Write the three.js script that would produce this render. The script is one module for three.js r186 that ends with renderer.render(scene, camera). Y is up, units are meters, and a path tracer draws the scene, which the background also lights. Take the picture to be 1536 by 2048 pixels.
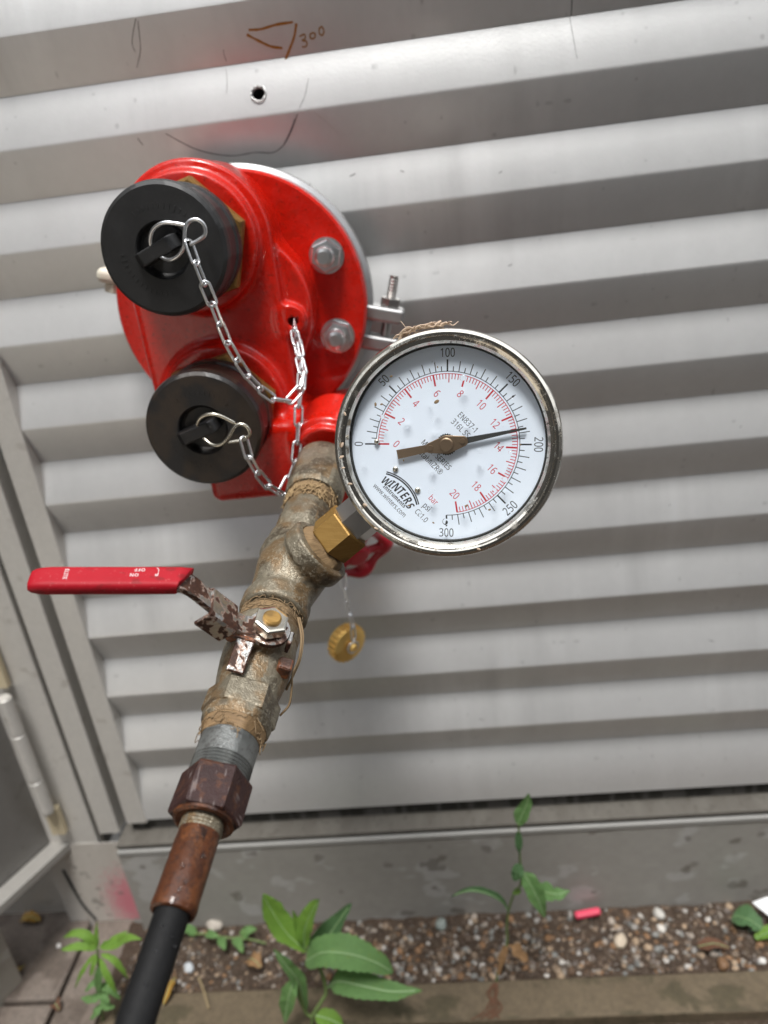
import * as THREE from 'three';
import { mergeGeometries, mergeVertices, toCreasedNormals } from 'three/addons/utils/BufferGeometryUtils.js';
import { RoundedBoxGeometry } from 'three/addons/geometries/RoundedBoxGeometry.js';
import { MarchingCubes } from 'three/addons/objects/MarchingCubes.js';
import { FontLoader } from 'three/addons/loaders/FontLoader.js';
import { TextGeometry } from 'three/addons/geometries/TextGeometry.js';
import { Brush, Evaluator, SUBTRACTION } from 'three-bvh-csg';

// ---------------------------------------------------------------- camera, sky, sun, exposure
const scene = new THREE.Scene();
const camera = new THREE.PerspectiveCamera(69.36, 0.75, 0.02, 300);
{
  const r = new THREE.Vector3(0.9925074, -0.1156824, -0.0393270), u = new THREE.Vector3(0.0906862, 0.9131510, -0.3974057), f = new THREE.Vector3(-0.0818843, -0.3908616, -0.9167999);
  camera.matrixAutoUpdate = true;
  camera.position.set(0, 0.6246, 0.6555);
  camera.quaternion.setFromRotationMatrix(new THREE.Matrix4().makeBasis(r, u, f.clone().negate()));
  camera.focus = 0.395;
  camera.userData.fStop = 6.0;
}
scene.add(camera);
const renderer = new THREE.WebGLRenderer();
renderer.toneMapping = THREE.LinearToneMapping;
renderer.toneMappingExposure = 2.4;
renderer.shadowMap.enabled = true;
{ // overcast sky, brighter overhead
  const W = 256, H = 128, d = new Float32Array(W * H * 4);
  for (let j = 0; j < H; j++) for (let i = 0; i < W; i++) {
    const el = ((j + 0.5) / H - 0.5) * Math.PI, s = Math.max(0, Math.sin(el)), az = (i / W) * Math.PI * 2;
    const cloud = 1 + 0.10 * Math.sin(az * 3 + 4 * s) * Math.sin(az * 2 - 7 * s + 1) + 0.07 * Math.sin(az * 7 + 9 * s);
    const L = (0.30 + 0.74 * s) * (0.5 + 0.5 * Math.min(1, Math.max(0, (el + 0.1) / 0.2))) * cloud, k = (j * W + i) * 4;
    d[k] = L * 0.97; d[k + 1] = L * 1.0; d[k + 2] = L * 1.05; d[k + 3] = 1;
  }
  const t = new THREE.DataTexture(d, W, H, THREE.RGBAFormat, THREE.FloatType);
  t.mapping = THREE.EquirectangularReflectionMapping; t.magFilter = THREE.LinearFilter; t.needsUpdate = true;
  scene.background = t; scene.environment = t;
}
const sun = new THREE.DirectionalLight(new THREE.Color(1, 0.975, 0.94), 1.5);
sun.position.set(0.1, 6.0, 1.95);
sun.castShadow = true; sun.shadow.radius = 30;
sun.shadow.mapSize.set(2048, 2048);
Object.assign(sun.shadow.camera, { left: -2, right: 2, top: 2, bottom: -2, near: 0.1, far: 12 });
scene.add(sun);

// ---------------------------------------------------------------- helpers
let seed = 7;
const rnd = () => { seed = (seed * 1664525 + 1013904223) >>> 0; return seed / 4294967296; };
const rr = (a, b) => a + (b - a) * rnd();
const V = (x, y, z) => new THREE.Vector3(x, y, z);
const A3 = (a) => new THREE.Vector3(a[0], a[1], a[2]);
const clamp = (x, a = 0, b = 1) => Math.min(b, Math.max(a, x));
const sstep = (a, b, x) => { const t = clamp((x - a) / (b - a)); return t * t * (3 - 2 * t); };
const mix = (a, b, t) => a + (b - a) * t;
function hash3(x, y, z) { let h = (x * 374761393 + y * 668265263 + z * 2147483647 + 1013) | 0; h = Math.imul(h ^ (h >>> 13), 1274126177); h ^= h >>> 16; return (h >>> 0) / 4294967296; }
function vnoise(x, y, z = 0) {
  const xi = Math.floor(x), yi = Math.floor(y), zi = Math.floor(z); let fx = x - xi, fy = y - yi, fz = z - zi;
  fx = fx * fx * (3 - 2 * fx); fy = fy * fy * (3 - 2 * fy); fz = fz * fz * (3 - 2 * fz);
  const c = (a, b, e) => hash3(xi + a, yi + b, zi + e);
  return mix(mix(mix(c(0, 0, 0), c(1, 0, 0), fx), mix(c(0, 1, 0), c(1, 1, 0), fx), fy), mix(mix(c(0, 0, 1), c(1, 0, 1), fx), mix(c(0, 1, 1), c(1, 1, 1), fx), fy), fz);
}
function fbm(x, y, z = 0, o = 4) { let s = 0, a = 0.5, n = 0; for (let i = 0; i < o; i++) { s += a * vnoise(x, y, z); n += a; a *= 0.5; x = x * 2.03 + 11.3; y = y * 2.01 + 5.1; z = z * 2.02 + 3.7; } return s / n; }
// a tiling noise field: fx, fy cells across the tile
const H2 = (x, y, s) => hash3(x, y, s);
function tileNoise(u, v, fx, fy, s) {
  const x = u * fx, y = v * fy, xi = Math.floor(x), yi = Math.floor(y); let a = x - xi, b = y - yi; a = a * a * (3 - 2 * a); b = b * b * (3 - 2 * b);
  const x0 = xi % fx, x1 = (xi + 1) % fx, y0 = yi % fy, y1 = (yi + 1) % fy;
  return mix(mix(H2(x0, y0, s), H2(x1, y0, s), a), mix(H2(x0, y1, s), H2(x1, y1, s), a), b);
}
function tfbm(u, v, fx, fy, s, o = 4) { let t = 0, a = 0.5, n = 0; for (let i = 0; i < o; i++) { t += a * tileNoise(u, v, fx, fy, s + i * 17); n += a; a *= 0.5; fx *= 2; fy *= 2; } return t / n; }
function tex(N, M, fn, srgb = true, size = 1) { // fn(u,v) -> [r,g,b] in 0..1 (linear when srgb, stored encoded)
  const d = new Uint8Array(N * M * 4);
  const enc = (c) => { c = clamp(c); return srgb ? (c <= 0.0031308 ? 12.92 * c : 1.055 * Math.pow(c, 1 / 2.4) - 0.055) : c; };
  for (let j = 0; j < M; j++) for (let i = 0; i < N; i++) { const c = fn(i / N, j / M), k = (j * N + i) * 4; d[k] = enc(c[0]) * 255; d[k + 1] = enc(c[1]) * 255; d[k + 2] = enc(c[2]) * 255; d[k + 3] = 255; }
  const t = new THREE.DataTexture(d, N, M, THREE.RGBAFormat); t.wrapS = t.wrapT = THREE.RepeatWrapping; t.magFilter = THREE.LinearFilter; t.minFilter = THREE.LinearMipmapLinearFilter; t.generateMipmaps = true;
  t.colorSpace = srgb ? THREE.SRGBColorSpace : THREE.NoColorSpace;
  const w = Array.isArray(size) ? size : [size, size]; t.repeat.set(1 / w[0], 1 / w[1]); t.needsUpdate = true; return t;
}
const mixc = (a, b, t) => [mix(a[0], b[0], t), mix(a[1], b[1], t), mix(a[2], b[2], t)];
const lin = (r, g, b) => new THREE.Color().setRGB(r, g, b);
const std = (o) => new THREE.MeshPhysicalMaterial(o);

function flat(g) { return g.index ? g.toNonIndexed() : g; }
function boxUV(g0) { // uv in metres, by the axis each face points along most
  const g = flat(g0), p = g.attributes.position; if (!g.attributes.normal) g.computeVertexNormals();
  const uv = new Float32Array(p.count * 2), a = V(), b = V(), c = V(), n = V();
  for (let i = 0; i < p.count; i += 3) {
    a.fromBufferAttribute(p, i); b.fromBufferAttribute(p, i + 1); c.fromBufferAttribute(p, i + 2); n.copy(b).sub(a).cross(c.clone().sub(a));
    const x = Math.abs(n.x), y = Math.abs(n.y), z = Math.abs(n.z);
    [a, b, c].forEach((q, k) => { let s, t; if (z >= x && z >= y) { s = q.x; t = q.y; } else if (y >= x) { s = q.x; t = q.z; } else { s = q.z; t = q.y; } uv[(i + k) * 2] = s; uv[(i + k) * 2 + 1] = t; });
  }
  g.setAttribute('uv', new THREE.BufferAttribute(uv, 2)); return g;
}
function merge(list) { const l = list.map((g) => { const q = flat(g).clone(); for (const k of Object.keys(q.attributes)) if (!['position', 'normal', 'uv'].includes(k)) q.deleteAttribute(k); if (!q.attributes.uv) boxUV(q); return q; }); return l.length > 1 ? mergeGeometries(l) : l[0]; }
const taken = {};
function numbered(n) { if (!(n in taken)) { taken[n] = 0; return n; } taken[n]++; return n + '_' + String(taken[n]).padStart(3, '0'); }
function part(name, g, m, parent, keepUV) { const o = new THREE.Mesh(keepUV ? g : boxUV(g), m); o.name = name; o.castShadow = o.receiveShadow = true; parent.add(o); return o; }
function thing(name, label, category, group) { const o = new THREE.Group(); o.name = numbered(name); o.userData = { label, category }; if (group) o.userData.group = group; scene.add(o); return o; }
function solo(name, g, m, label, category, group, keepUV) { const o = new THREE.Mesh(keepUV ? g : boxUV(g), m); o.name = numbered(name); o.castShadow = o.receiveShadow = true; o.userData = { label, category }; if (group) o.userData.group = group; scene.add(o); return o; }
function struct(name, g, m) { const o = new THREE.Mesh(boxUV(g), m); o.name = numbered(name); o.castShadow = o.receiveShadow = true; o.userData = { kind: 'structure' }; scene.add(o); return o; }
function box(x0, x1, y0, y1, z0, z1, r = 0.001) { const g = new RoundedBoxGeometry(x1 - x0, y1 - y0, z1 - z0, 2, Math.min(r, (x1 - x0) / 2.1, (y1 - y0) / 2.1, (z1 - z0) / 2.1)); g.translate((x0 + x1) / 2, (y0 + y1) / 2, (z0 + z1) / 2); return g; }
const qy = (d) => new THREE.Quaternion().setFromUnitVectors(V(0, 1, 0), d.clone().normalize());
function along(g, o, d, roll = 0) { if (roll) g.rotateY(roll); g.applyQuaternion(qy(d)); g.translate(o.x, o.y, o.z); return g; } // local +y -> d
function basis(g, o, x, y, z) { // place a piece by its own axes; a mirrored set of axes turns the faces back
  const m = new THREE.Matrix4().makeBasis(x, y, z).setPosition(o); g.applyMatrix4(m); if (m.determinant() > 0) return g;
  g = flat(g); for (const k of Object.keys(g.attributes)) { const a = g.attributes[k], n = a.itemSize, r = a.array; for (let i = 0; i < a.count; i += 3) for (let c = 0; c < n; c++) { const t = r[(i + 1) * n + c]; r[(i + 1) * n + c] = r[(i + 2) * n + c]; r[(i + 2) * n + c] = t; } } return g;
}
function lathe(pts, seg = 48, crease = 0.6) { const g = new THREE.LatheGeometry(pts.map((p) => new THREE.Vector2(Math.max(0, p[0]), p[1])), seg); g.deleteAttribute('normal'); g.deleteAttribute('uv'); const m = mergeVertices(g, 1e-7); return toCreasedNormals(m, crease); }
function hex(R, h, bev = 0.0008, n = 6) { // prism along +y with chamfered corners, R across corners / 2
  const s = new THREE.Shape(); for (let i = 0; i < n; i++) { const a = (i / n) * Math.PI * 2; i ? s.lineTo((R - bev) * Math.cos(a), (R - bev) * Math.sin(a)) : s.moveTo((R - bev) * Math.cos(a), (R - bev) * Math.sin(a)); } s.closePath();
  const g = new THREE.ExtrudeGeometry(s, { depth: h - 2 * bev, bevelEnabled: true, bevelThickness: bev, bevelSize: bev, bevelSegments: 2 }); g.translate(0, 0, bev); g.rotateX(-Math.PI / 2); return g;
}
function tube(pts, r, seg = 60, rs = 8, closed = false, caps = true) {
  const c = new THREE.CatmullRomCurve3(pts.map((p) => (p.isVector3 ? p : A3(p))), closed, 'catmullrom', 0.5); const g = new THREE.TubeGeometry(c, seg, r, rs, closed);
  if (closed || !caps) return g; const a = new THREE.SphereGeometry(r, rs, 6), b = a.clone(); const p0 = c.getPoint(0), p1 = c.getPoint(1); a.translate(p0.x, p0.y, p0.z); b.translate(p1.x, p1.y, p1.z); return merge([g, a, b]);
}
function ribbon(pts, w, n, lift = 0.0003) { // a flat stroke of ink lying on a face
  const c = new THREE.CatmullRomCurve3(pts.map(A3)), N = Math.max(10, pts.length * 5), pos = [], idx = [];
  for (let i = 0; i <= N; i++) { const p = c.getPoint(i / N).addScaledVector(n, lift), t = c.getTangent(i / N), s = t.clone().cross(n).normalize().multiplyScalar((w / 2) * (0.75 + 0.5 * vnoise(i * 0.7, pts[0][0] * 900))); pos.push(...p.clone().add(s).toArray(), ...p.clone().sub(s).toArray()); if (i < N) { const k = i * 2; idx.push(k, k + 1, k + 2, k + 1, k + 3, k + 2); } }
  const g = new THREE.BufferGeometry(); g.setAttribute('position', new THREE.Float32BufferAttribute(pos, 3)); g.setIndex(idx); g.computeVertexNormals(); return g;
}
function sdfMesh(f, c, half, res) { // closed surface of a distance field
  const mc = new MarchingCubes(res, new THREE.MeshStandardMaterial(), false, false, 400000); mc.isolation = 0; const hs = res / 2;
  for (let k = 0; k < res; k++) for (let j = 0; j < res; j++) for (let i = 0; i < res; i++) mc.field[i + j * res + k * res * res] = -f(c.x + ((i - hs) / hs) * half, c.y + ((j - hs) / hs) * half, c.z + ((k - hs) / hs) * half) * 100;
  mc.update(); const n = mc.count !== undefined ? mc.count : mc.geometry.drawRange.count;
  const P = new Float32Array(mc.positionArray.slice(0, n * 3)); for (let i = 0; i < n; i++) { P[i * 3] = c.x + P[i * 3] * half; P[i * 3 + 1] = c.y + P[i * 3 + 1] * half; P[i * 3 + 2] = c.z + P[i * 3 + 2] * half; }
  const g = new THREE.BufferGeometry(); g.setAttribute('position', new THREE.BufferAttribute(P, 3));
  const e = half / res * 0.6, N = new Float32Array(n * 3), v = V();
  for (let i = 0; i < n; i++) { const x = P[i * 3], y = P[i * 3 + 1], z = P[i * 3 + 2]; v.set(f(x + e, y, z) - f(x - e, y, z), f(x, y + e, z) - f(x, y - e, z), f(x, y, z + e) - f(x, y, z - e)).normalize(); N[i * 3] = v.x; N[i * 3 + 1] = v.y; N[i * 3 + 2] = v.z; }
  g.setAttribute('normal', new THREE.BufferAttribute(N, 3)); return g;
}
const smin = (a, b, k) => { const h = Math.max(k - Math.abs(a - b), 0) / k; return Math.min(a, b) - h * h * k * 0.25; };
const sdRBox = (x, y, z, bx, by, bz, r) => { const qx = Math.abs(x) - bx + r, qy_ = Math.abs(y) - by + r, qz = Math.abs(z) - bz + r; return Math.hypot(Math.max(qx, 0), Math.max(qy_, 0), Math.max(qz, 0)) + Math.min(Math.max(qx, qy_, qz), 0) - r; };
const sdCyl = (rad, h, R, H, r) => { const a = rad - R + r, b = Math.abs(h) - H + r; return Math.hypot(Math.max(a, 0), Math.max(b, 0)) + Math.min(Math.max(a, b), 0) - r; };
const font = await new FontLoader().loadAsync('fonts/droid/droid_sans_bold.typeface.json');

// ---------------------------------------------------------------- materials
const T = {};
T.paint = tex(512, 512, (u, v) => { const a = tfbm(u, v, 30, 3, 3, 4), b = tfbm(u, v, 3, 3, 9, 4), c = tfbm(u, v, 90, 90, 5, 2), d = sstep(0.45, 0.65, tfbm(u, v, 5, 5, 13, 3)), sp = sstep(0.86, 0.93, tfbm(u, v, 60, 60, 15, 2)); const k = 0.93 + 0.22 * (a - 0.5) * (0.25 + d) + 0.10 * (b - 0.5) + 0.04 * (c - 0.5) - 0.2 * sp; return [k, k * 0.997, k * 0.99]; }, true, [0.5, 0.5]);
T.paintBump = tex(512, 512, (u, v) => { const c = tfbm(u, v, 128, 128, 21, 2); return [c, c, c]; }, false, 0.2);
T.fine = tex(512, 512, (u, v) => { const c = 0.6 * tfbm(u, v, 24, 24, 31, 5) + 0.4 * tfbm(u, v, 120, 120, 44, 2); return [c, c, c]; }, false, 0.05);
T.orange = tex(256, 256, (u, v) => { const c = tfbm(u, v, 16, 16, 51, 3); return [c, c, c]; }, false, 0.05);
T.galv = tex(512, 512, (u, v) => { // dull galvanised iron under clay smears
  const a = tfbm(u, v, 4, 4, 61, 5), b = tfbm(u, v, 16, 9, 71, 4), c = tfbm(u, v, 60, 60, 81, 3), d = tfbm(u, v, 7, 11, 67, 4); let col = mixc([0.17, 0.155, 0.125], [0.27, 0.25, 0.205], b);
  col = mixc(col, [0.22, 0.145, 0.075], sstep(0.40, 0.60, a) * 0.85); col = mixc(col, [0.06, 0.045, 0.03], sstep(0.50, 0.66, d) * 0.65); col = mixc(col, [0.38, 0.36, 0.31], sstep(0.60, 0.74, c) * 0.55); return col; }, true, 0.07);
T.zincPipe = tex(512, 512, (u, v) => { const a = tfbm(u, v, 6, 6, 161, 5), b = tfbm(u, v, 30, 30, 171, 3); let col = mixc([0.10, 0.105, 0.10], [0.23, 0.235, 0.225], a); col = mixc(col, [0.08, 0.075, 0.07], sstep(0.6, 0.75, b) * 0.6); return col; }, true, 0.05);
T.rust = tex(512, 512, (u, v) => { const a = tfbm(u, v, 4, 6, 91, 5), b = tfbm(u, v, 14, 14, 101, 4), c = tfbm(u, v, 70, 70, 111, 2); let col = mixc([0.018, 0.008, 0.005], [0.078, 0.025, 0.009], sstep(0.35, 0.62, a)); col = mixc(col, [0.15, 0.05, 0.014], sstep(0.52, 0.70, b) * 0.55); col = mixc(col, [0.018, 0.009, 0.008], sstep(0.58, 0.75, c) * 0.6); return col; }, true, 0.08);
T.rustDark = tex(512, 512, (u, v) => { const a = tfbm(u, v, 4, 4, 191, 5), b = tfbm(u, v, 20, 20, 201, 4), c = tfbm(u, v, 50, 8, 207, 3); let col = mixc([0.018, 0.009, 0.009], [0.045, 0.019, 0.016], a); col = mixc(col, [0.11, 0.042, 0.018], sstep(0.56, 0.72, b) * 0.45); col = mixc(col, [0.22, 0.18, 0.17], sstep(0.70, 0.78, c) * 0.5); return col; }, true, 0.06);
const patch = (u, v) => { const a = 0.55 * tfbm(u, v, 6, 6, 121, 5) + 0.45 * tfbm(u, v, 22, 22, 131, 4); return sstep(0.42, 0.52, a); };
T.steelRust = tex(512, 512, (u, v) => { const p = patch(u, v), b = tfbm(u, v, 40, 40, 141, 3), st = tfbm(u, v, 3, 80, 151, 3); return mixc([0.40 + 0.2 * st, 0.39 + 0.2 * st, 0.375 + 0.19 * st], mixc(mixc([0.020, 0.008, 0.006], [0.085, 0.03, 0.013], b), [0.30, 0.105, 0.028], 1 - sstep(0.55, 1, p)), p); }, true, 0.05);
T.steelRustORM = tex(512, 512, (u, v) => { const p = patch(u, v); return [1, mix(0.28, 0.62, p), mix(0.95, 0.15, p)]; }, false, 0.05);
T.brass = tex(512, 512, (u, v) => { const s = tfbm(u, v, 6, 90, 211, 3), a = tfbm(u, v, 8, 8, 221, 4); return mixc(mixc([0.46, 0.27, 0.075], [0.60, 0.38, 0.12], s), [0.20, 0.13, 0.055], sstep(0.5, 0.75, a) * 0.6); }, true, 0.06);
T.chrome = tex(512, 512, (u, v) => { const a = tfbm(u, v, 10, 10, 231, 5), b = tfbm(u, v, 60, 60, 241, 3); let c = [0.62, 0.585, 0.52]; c = mixc(c, [0.20, 0.17, 0.12], sstep(0.66, 0.84, a) * 0.3); return mixc(c, [0.36, 0.31, 0.22], sstep(0.72, 0.82, b) * 0.5); }, true, 0.06);
T.chromeORM = tex(512, 512, (u, v) => { const a = tfbm(u, v, 10, 10, 231, 5), b = tfbm(u, v, 60, 60, 241, 3), p = Math.max(sstep(0.66, 0.84, a), sstep(0.72, 0.82, b)); return [1, mix(0.13, 0.34, p), mix(1, 0.85, p)]; }, false, 0.06);
T.plinth = tex(1024, 512, (u, v) => { const a = tfbm(u, v, 4, 4, 251, 5), b = tfbm(u, v, 14, 10, 261, 4), c = tfbm(u, v, 90, 60, 271, 2), k = tfbm(u, v, 30, 20, 277, 3); let col = mixc([0.30, 0.29, 0.265], [0.36, 0.35, 0.325], a); col = mixc(col, [0.50, 0.50, 0.495], sstep(0.58, 0.64, 0.6 * b + 0.4 * k) * 0.5); col = mixc(col, [0.11, 0.095, 0.075], sstep(0.72, 0.8, k) * 0.6); const g = 0.94 + 0.12 * c; return [col[0] * g, col[1] * g, col[2] * g]; }, true, [0.8, 0.4]);
T.post = tex(512, 512, (u, v) => { const a = tfbm(u, v, 4, 4, 281, 5), k = tfbm(u, v, 26, 26, 287, 3), s = tfbm(u, v, 90, 90, 289, 3); let col = mixc([0.56, 0.54, 0.505], [0.62, 0.60, 0.56], a); col = mixc(col, [0.32, 0.29, 0.25], sstep(0.70, 0.84, k) * 0.4); const g = 0.95 + 0.1 * s; return [col[0] * g, col[1] * g, col[2] * g]; }, true, 0.4);
T.concrete = tex(512, 512, (u, v) => { const a = tfbm(u, v, 4, 4, 291, 5), b = tfbm(u, v, 80, 80, 301, 2), c = tfbm(u, v, 12, 12, 311, 4); let col = mixc([0.085, 0.062, 0.036], [0.145, 0.112, 0.07], a); col = mixc(col, [0.05, 0.042, 0.02], sstep(0.55, 0.72, c) * 0.7); const g = 0.8 + 0.4 * b; return [col[0] * g, col[1] * g, col[2] * g]; }, true, 0.3);
T.paving = tex(512, 512, (u, v) => { const a = tfbm(u, v, 4, 4, 321, 5), b = tfbm(u, v, 100, 100, 331, 2), c = tfbm(u, v, 10, 10, 341, 4); let col = mixc([0.13, 0.10, 0.08], [0.20, 0.17, 0.145], a); col = mixc(col, [0.07, 0.052, 0.04], sstep(0.52, 0.7, c) * 0.6); const g = 0.75 + 0.5 * b; return [col[0] * g, col[1] * g, col[2] * g]; }, true, 0.3);
T.soil = tex(512, 512, (u, v) => { const a = tfbm(u, v, 12, 12, 351, 4), b = tfbm(u, v, 70, 70, 361, 3); return mixc(mixc([0.035, 0.021, 0.013], [0.085, 0.055, 0.035], a), [0.15, 0.115, 0.085], sstep(0.6, 0.75, b) * 0.8); }, true, 0.15);
T.hemp = tex(256, 256, (u, v) => { const a = tfbm(u, v, 6, 70, 371, 3), b = tfbm(u, v, 10, 10, 381, 3); return mixc(mixc([0.09, 0.055, 0.025], [0.36, 0.24, 0.12], a), [0.2, 0.13, 0.07], b * 0.5); }, true, 0.02);
T.dirtSill = tex(512, 256, (u, v) => { const a = tfbm(u, v, 20, 6, 391, 4), b = tfbm(u, v, 60, 30, 401, 3); return mixc(mixc([0.085, 0.076, 0.064], [0.135, 0.125, 0.108], a), [0.05, 0.044, 0.035], sstep(0.62, 0.78, b) * 0.4); }, true, 0.25);
T.grimeGap = tex(512, 256, (u, v) => { const a = tfbm(u, v, 30, 10, 411, 4); return mixc([0.035, 0.033, 0.028], [0.10, 0.097, 0.09], sstep(0.42, 0.70, a)); }, true, 0.2);
T.redPaint = tex(512, 512, (u, v) => { const a = tfbm(u, v, 5, 5, 461, 5), b = tfbm(u, v, 60, 60, 471, 3), c = tfbm(u, v, 14, 14, 481, 4); let col = mixc([0.86, 0.8, 0.8], [1, 1, 1], a); col = mixc(col, [0.32, 0.9, 1], sstep(0.70, 0.78, b) * 0.6); return mixc(col, [0.55, 2.0, 2.0], sstep(0.68, 0.8, c) * 0.35); }, true, 0.11);
T.cast = tex(512, 512, (u, v) => { const c = 0.65 * tfbm(u, v, 12, 12, 51, 4) + 0.35 * tfbm(u, v, 70, 70, 53, 2); return [c, c, c]; }, false, 0.06);
T.leaf = tex(512, 512, (u, v) => { const a = tfbm(u, v, 10, 10, 601, 4), b = tfbm(u, v, 40, 40, 611, 3), w = Math.abs(Math.sin((u * 22 + v * 9 + 0.5 * tfbm(u, v, 8, 8, 621, 2)) * Math.PI)); let k = 0.8 + 0.25 * a + 0.12 * (b - 0.5) + 0.16 * (1 - sstep(0, 0.16, w)); const sp = sstep(0.72, 0.8, b) * 0.5; return [mix(k, 1.1, sp), mix(k, 0.75, sp), mix(k, 0.4, sp)].map((x) => x * 0.9); }, true, 0.09);
T.gripSkin = tex(512, 256, (u, v) => { const a = tfbm(u, v, 6, 6, 631, 5), b = tfbm(u, v, 50, 50, 641, 3), c = tfbm(u, v, 9, 20, 651, 4); let col = mixc([0.36, 0.004, 0.013], [0.42, 0.007, 0.018], a); col = mixc(col, [0.16, 0.012, 0.012], sstep(0.62, 0.75, c) * 0.5); return mixc(col, [0.5, 0.12, 0.12], sstep(0.74, 0.82, b) * 0.4); }, true, 0.06);
T.wet = tex(512, 512, (u, v) => { const a = tfbm(u, v, 7, 7, 661, 5), b = tfbm(u, v, 40, 40, 671, 3), k = mix(0.42, 0.16, sstep(0.42, 0.58, 0.7 * a + 0.3 * b)); return [1, k, 0]; }, false, 0.09);
T.rubber = tex(512, 512, (u, v) => { const a = tfbm(u, v, 6, 6, 421, 4), b = tfbm(u, v, 50, 50, 431, 2); const k = 0.0105 + 0.012 * a * a + 0.004 * b; return [k, k, k * 1.02]; }, true, 0.08);
T.rubberBrown = tex(512, 512, (u, v) => { const a = tfbm(u, v, 5, 5, 441, 5), b = tfbm(u, v, 40, 40, 451, 3); return mixc([0.010, 0.0095, 0.010], [0.034, 0.022, 0.014], sstep(0.36, 0.66, a) * (0.6 + 0.4 * b)); }, true, 0.08);

const M = {};
M.cladding = std({ color: lin(0.745, 0.75, 0.75), map: T.paint, roughness: 0.4, metalness: 0.45, bumpMap: T.paintBump, bumpScale: 0.00004 });
M.frame = std({ map: T.post, roughness: 0.45, metalness: 0.2, bumpMap: T.paintBump, bumpScale: 0.0002 });
M.dark = std({ color: lin(0.03, 0.032, 0.03), roughness: 0.8 });
M.gap_tone = std({ color: lin(0.3, 0.3, 0.285), roughness: 0.7 });
M.plinth = std({ map: T.plinth, roughness: 0.5, metalness: 0.2, bumpMap: T.fine, bumpScale: 0.0002 });
M.lip = std({ color: lin(0.36, 0.355, 0.34), map: T.paint, roughness: 0.5, metalness: 0.2 });
M.sill = std({ map: T.dirtSill, roughness: 0.8 });
M.grime = std({ map: T.grimeGap, roughness: 0.75 });
M.ink = std({ color: lin(0.42, 0.17, 0.012), roughness: 0.6 });
M.inkThin = std({ color: lin(0.36, 0.19, 0.05), roughness: 0.6 });
M.pencil = std({ color: lin(0.15, 0.145, 0.15), roughness: 0.6 });
M.scratch = std({ color: lin(0.62, 0.62, 0.61), roughness: 0.35, metalness: 0.6 });
M.red = std({ color: lin(0.60, 0.012, 0.004), map: T.redPaint, roughnessMap: T.wet, roughness: 1, bumpMap: T.cast, bumpScale: 0.0005, clearcoat: 0.55, clearcoatRoughness: 0.1, specularIntensity: 0.5 });
M.redPlastic = std({ color: lin(0.42, 0.004, 0.018), roughness: 0.4, clearcoat: 0.3, clearcoatRoughness: 0.3 });
M.grip = std({ color: lin(0.9, 0.9, 0.9), map: T.gripSkin, roughness: 0.55, specularIntensity: 0.5, bumpMap: T.orange, bumpScale: 0.0001 });
M.print = std({ color: lin(0.62, 0.45, 0.45), roughness: 0.6 });
M.rubber = std({ map: T.rubber, roughness: 0.5, bumpMap: T.fine, bumpScale: 0.00008 });
M.rubberBrown = std({ map: T.rubberBrown, roughness: 0.42, bumpMap: T.fine, bumpScale: 0.00015 });
M.hose = std({ color: lin(0.6, 0.6, 0.6), map: T.rubber, roughness: 0.6, specularIntensity: 0.35, bumpMap: T.fine, bumpScale: 0.0002 });
M.zinc = std({ color: lin(0.78, 0.79, 0.8), roughness: 0.28, metalness: 1 });
M.zincWarm = std({ color: lin(0.66, 0.62, 0.53), roughness: 0.24, metalness: 1 });
M.stainless = std({ color: lin(0.50, 0.48, 0.46), roughness: 0.36, metalness: 1, bumpMap: T.fine, bumpScale: 0.00006 });
M.cream = std({ color: lin(0.74, 0.69, 0.57), roughness: 0.5 });  // cream tone holds the sky reflection on the left pad and nut
M.galvRing = std({ color: lin(0.42, 0.42, 0.42), roughness: 0.42, metalness: 0.85, bumpMap: T.fine, bumpScale: 0.0001 });
M.chrome = std({ map: T.chrome, roughnessMap: T.chromeORM, metalnessMap: T.chromeORM, roughness: 1, metalness: 1, bumpMap: T.fine, bumpScale: 0.00005 });
M.brass = std({ color: lin(0.72, 0.70, 0.68), map: T.brass, roughness: 0.5, metalness: 0.6, bumpMap: T.fine, bumpScale: 0.00012 });
M.brassDull = std({ color: lin(0.5, 0.44, 0.38), map: T.brass, roughness: 0.5, metalness: 0.5, bumpMap: T.fine, bumpScale: 0.0002 });
M.brassBright = std({ color: lin(0.86, 0.58, 0.19), roughness: 0.42, metalness: 0.8 });
M.bronze = std({ color: lin(0.36, 0.26, 0.17), roughness: 0.32, metalness: 0.9 });
M.galv = std({ color: lin(0.90, 0.85, 0.75), map: T.galv, roughness: 0.42, metalness: 0.35, bumpMap: T.fine, bumpScale: 0.0006 });
M.zincPipe = std({ map: T.zincPipe, roughness: 0.36, metalness: 0.5, bumpMap: T.fine, bumpScale: 0.0003 });
M.rust = std({ map: T.rust, roughness: 0.5, metalness: 0.0, specularIntensity: 0.4, bumpMap: T.fine, bumpScale: 0.0007, clearcoat: 0.35, clearcoatRoughness: 0.08 });
M.rustDark = std({ map: T.rustDark, roughness: 0.55, metalness: 0.0, specularIntensity: 0.4, bumpMap: T.fine, bumpScale: 0.0006, clearcoat: 0.15, clearcoatRoughness: 0.15 });
M.rustOrange = std({ color: lin(2.6, 2.5, 2.3), map: T.rust, roughness: 0.5, bumpMap: T.fine, bumpScale: 0.0012, clearcoat: 0.5, clearcoatRoughness: 0.2 });
M.steelRust = std({ map: T.steelRust, roughnessMap: T.steelRustORM, metalnessMap: T.steelRustORM, roughness: 1, metalness: 1, bumpMap: T.fine, bumpScale: 0.0002 });
M.hemp = std({ map: T.hemp, roughness: 0.9, bumpMap: T.hemp, bumpScale: 0.0012 });
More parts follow.
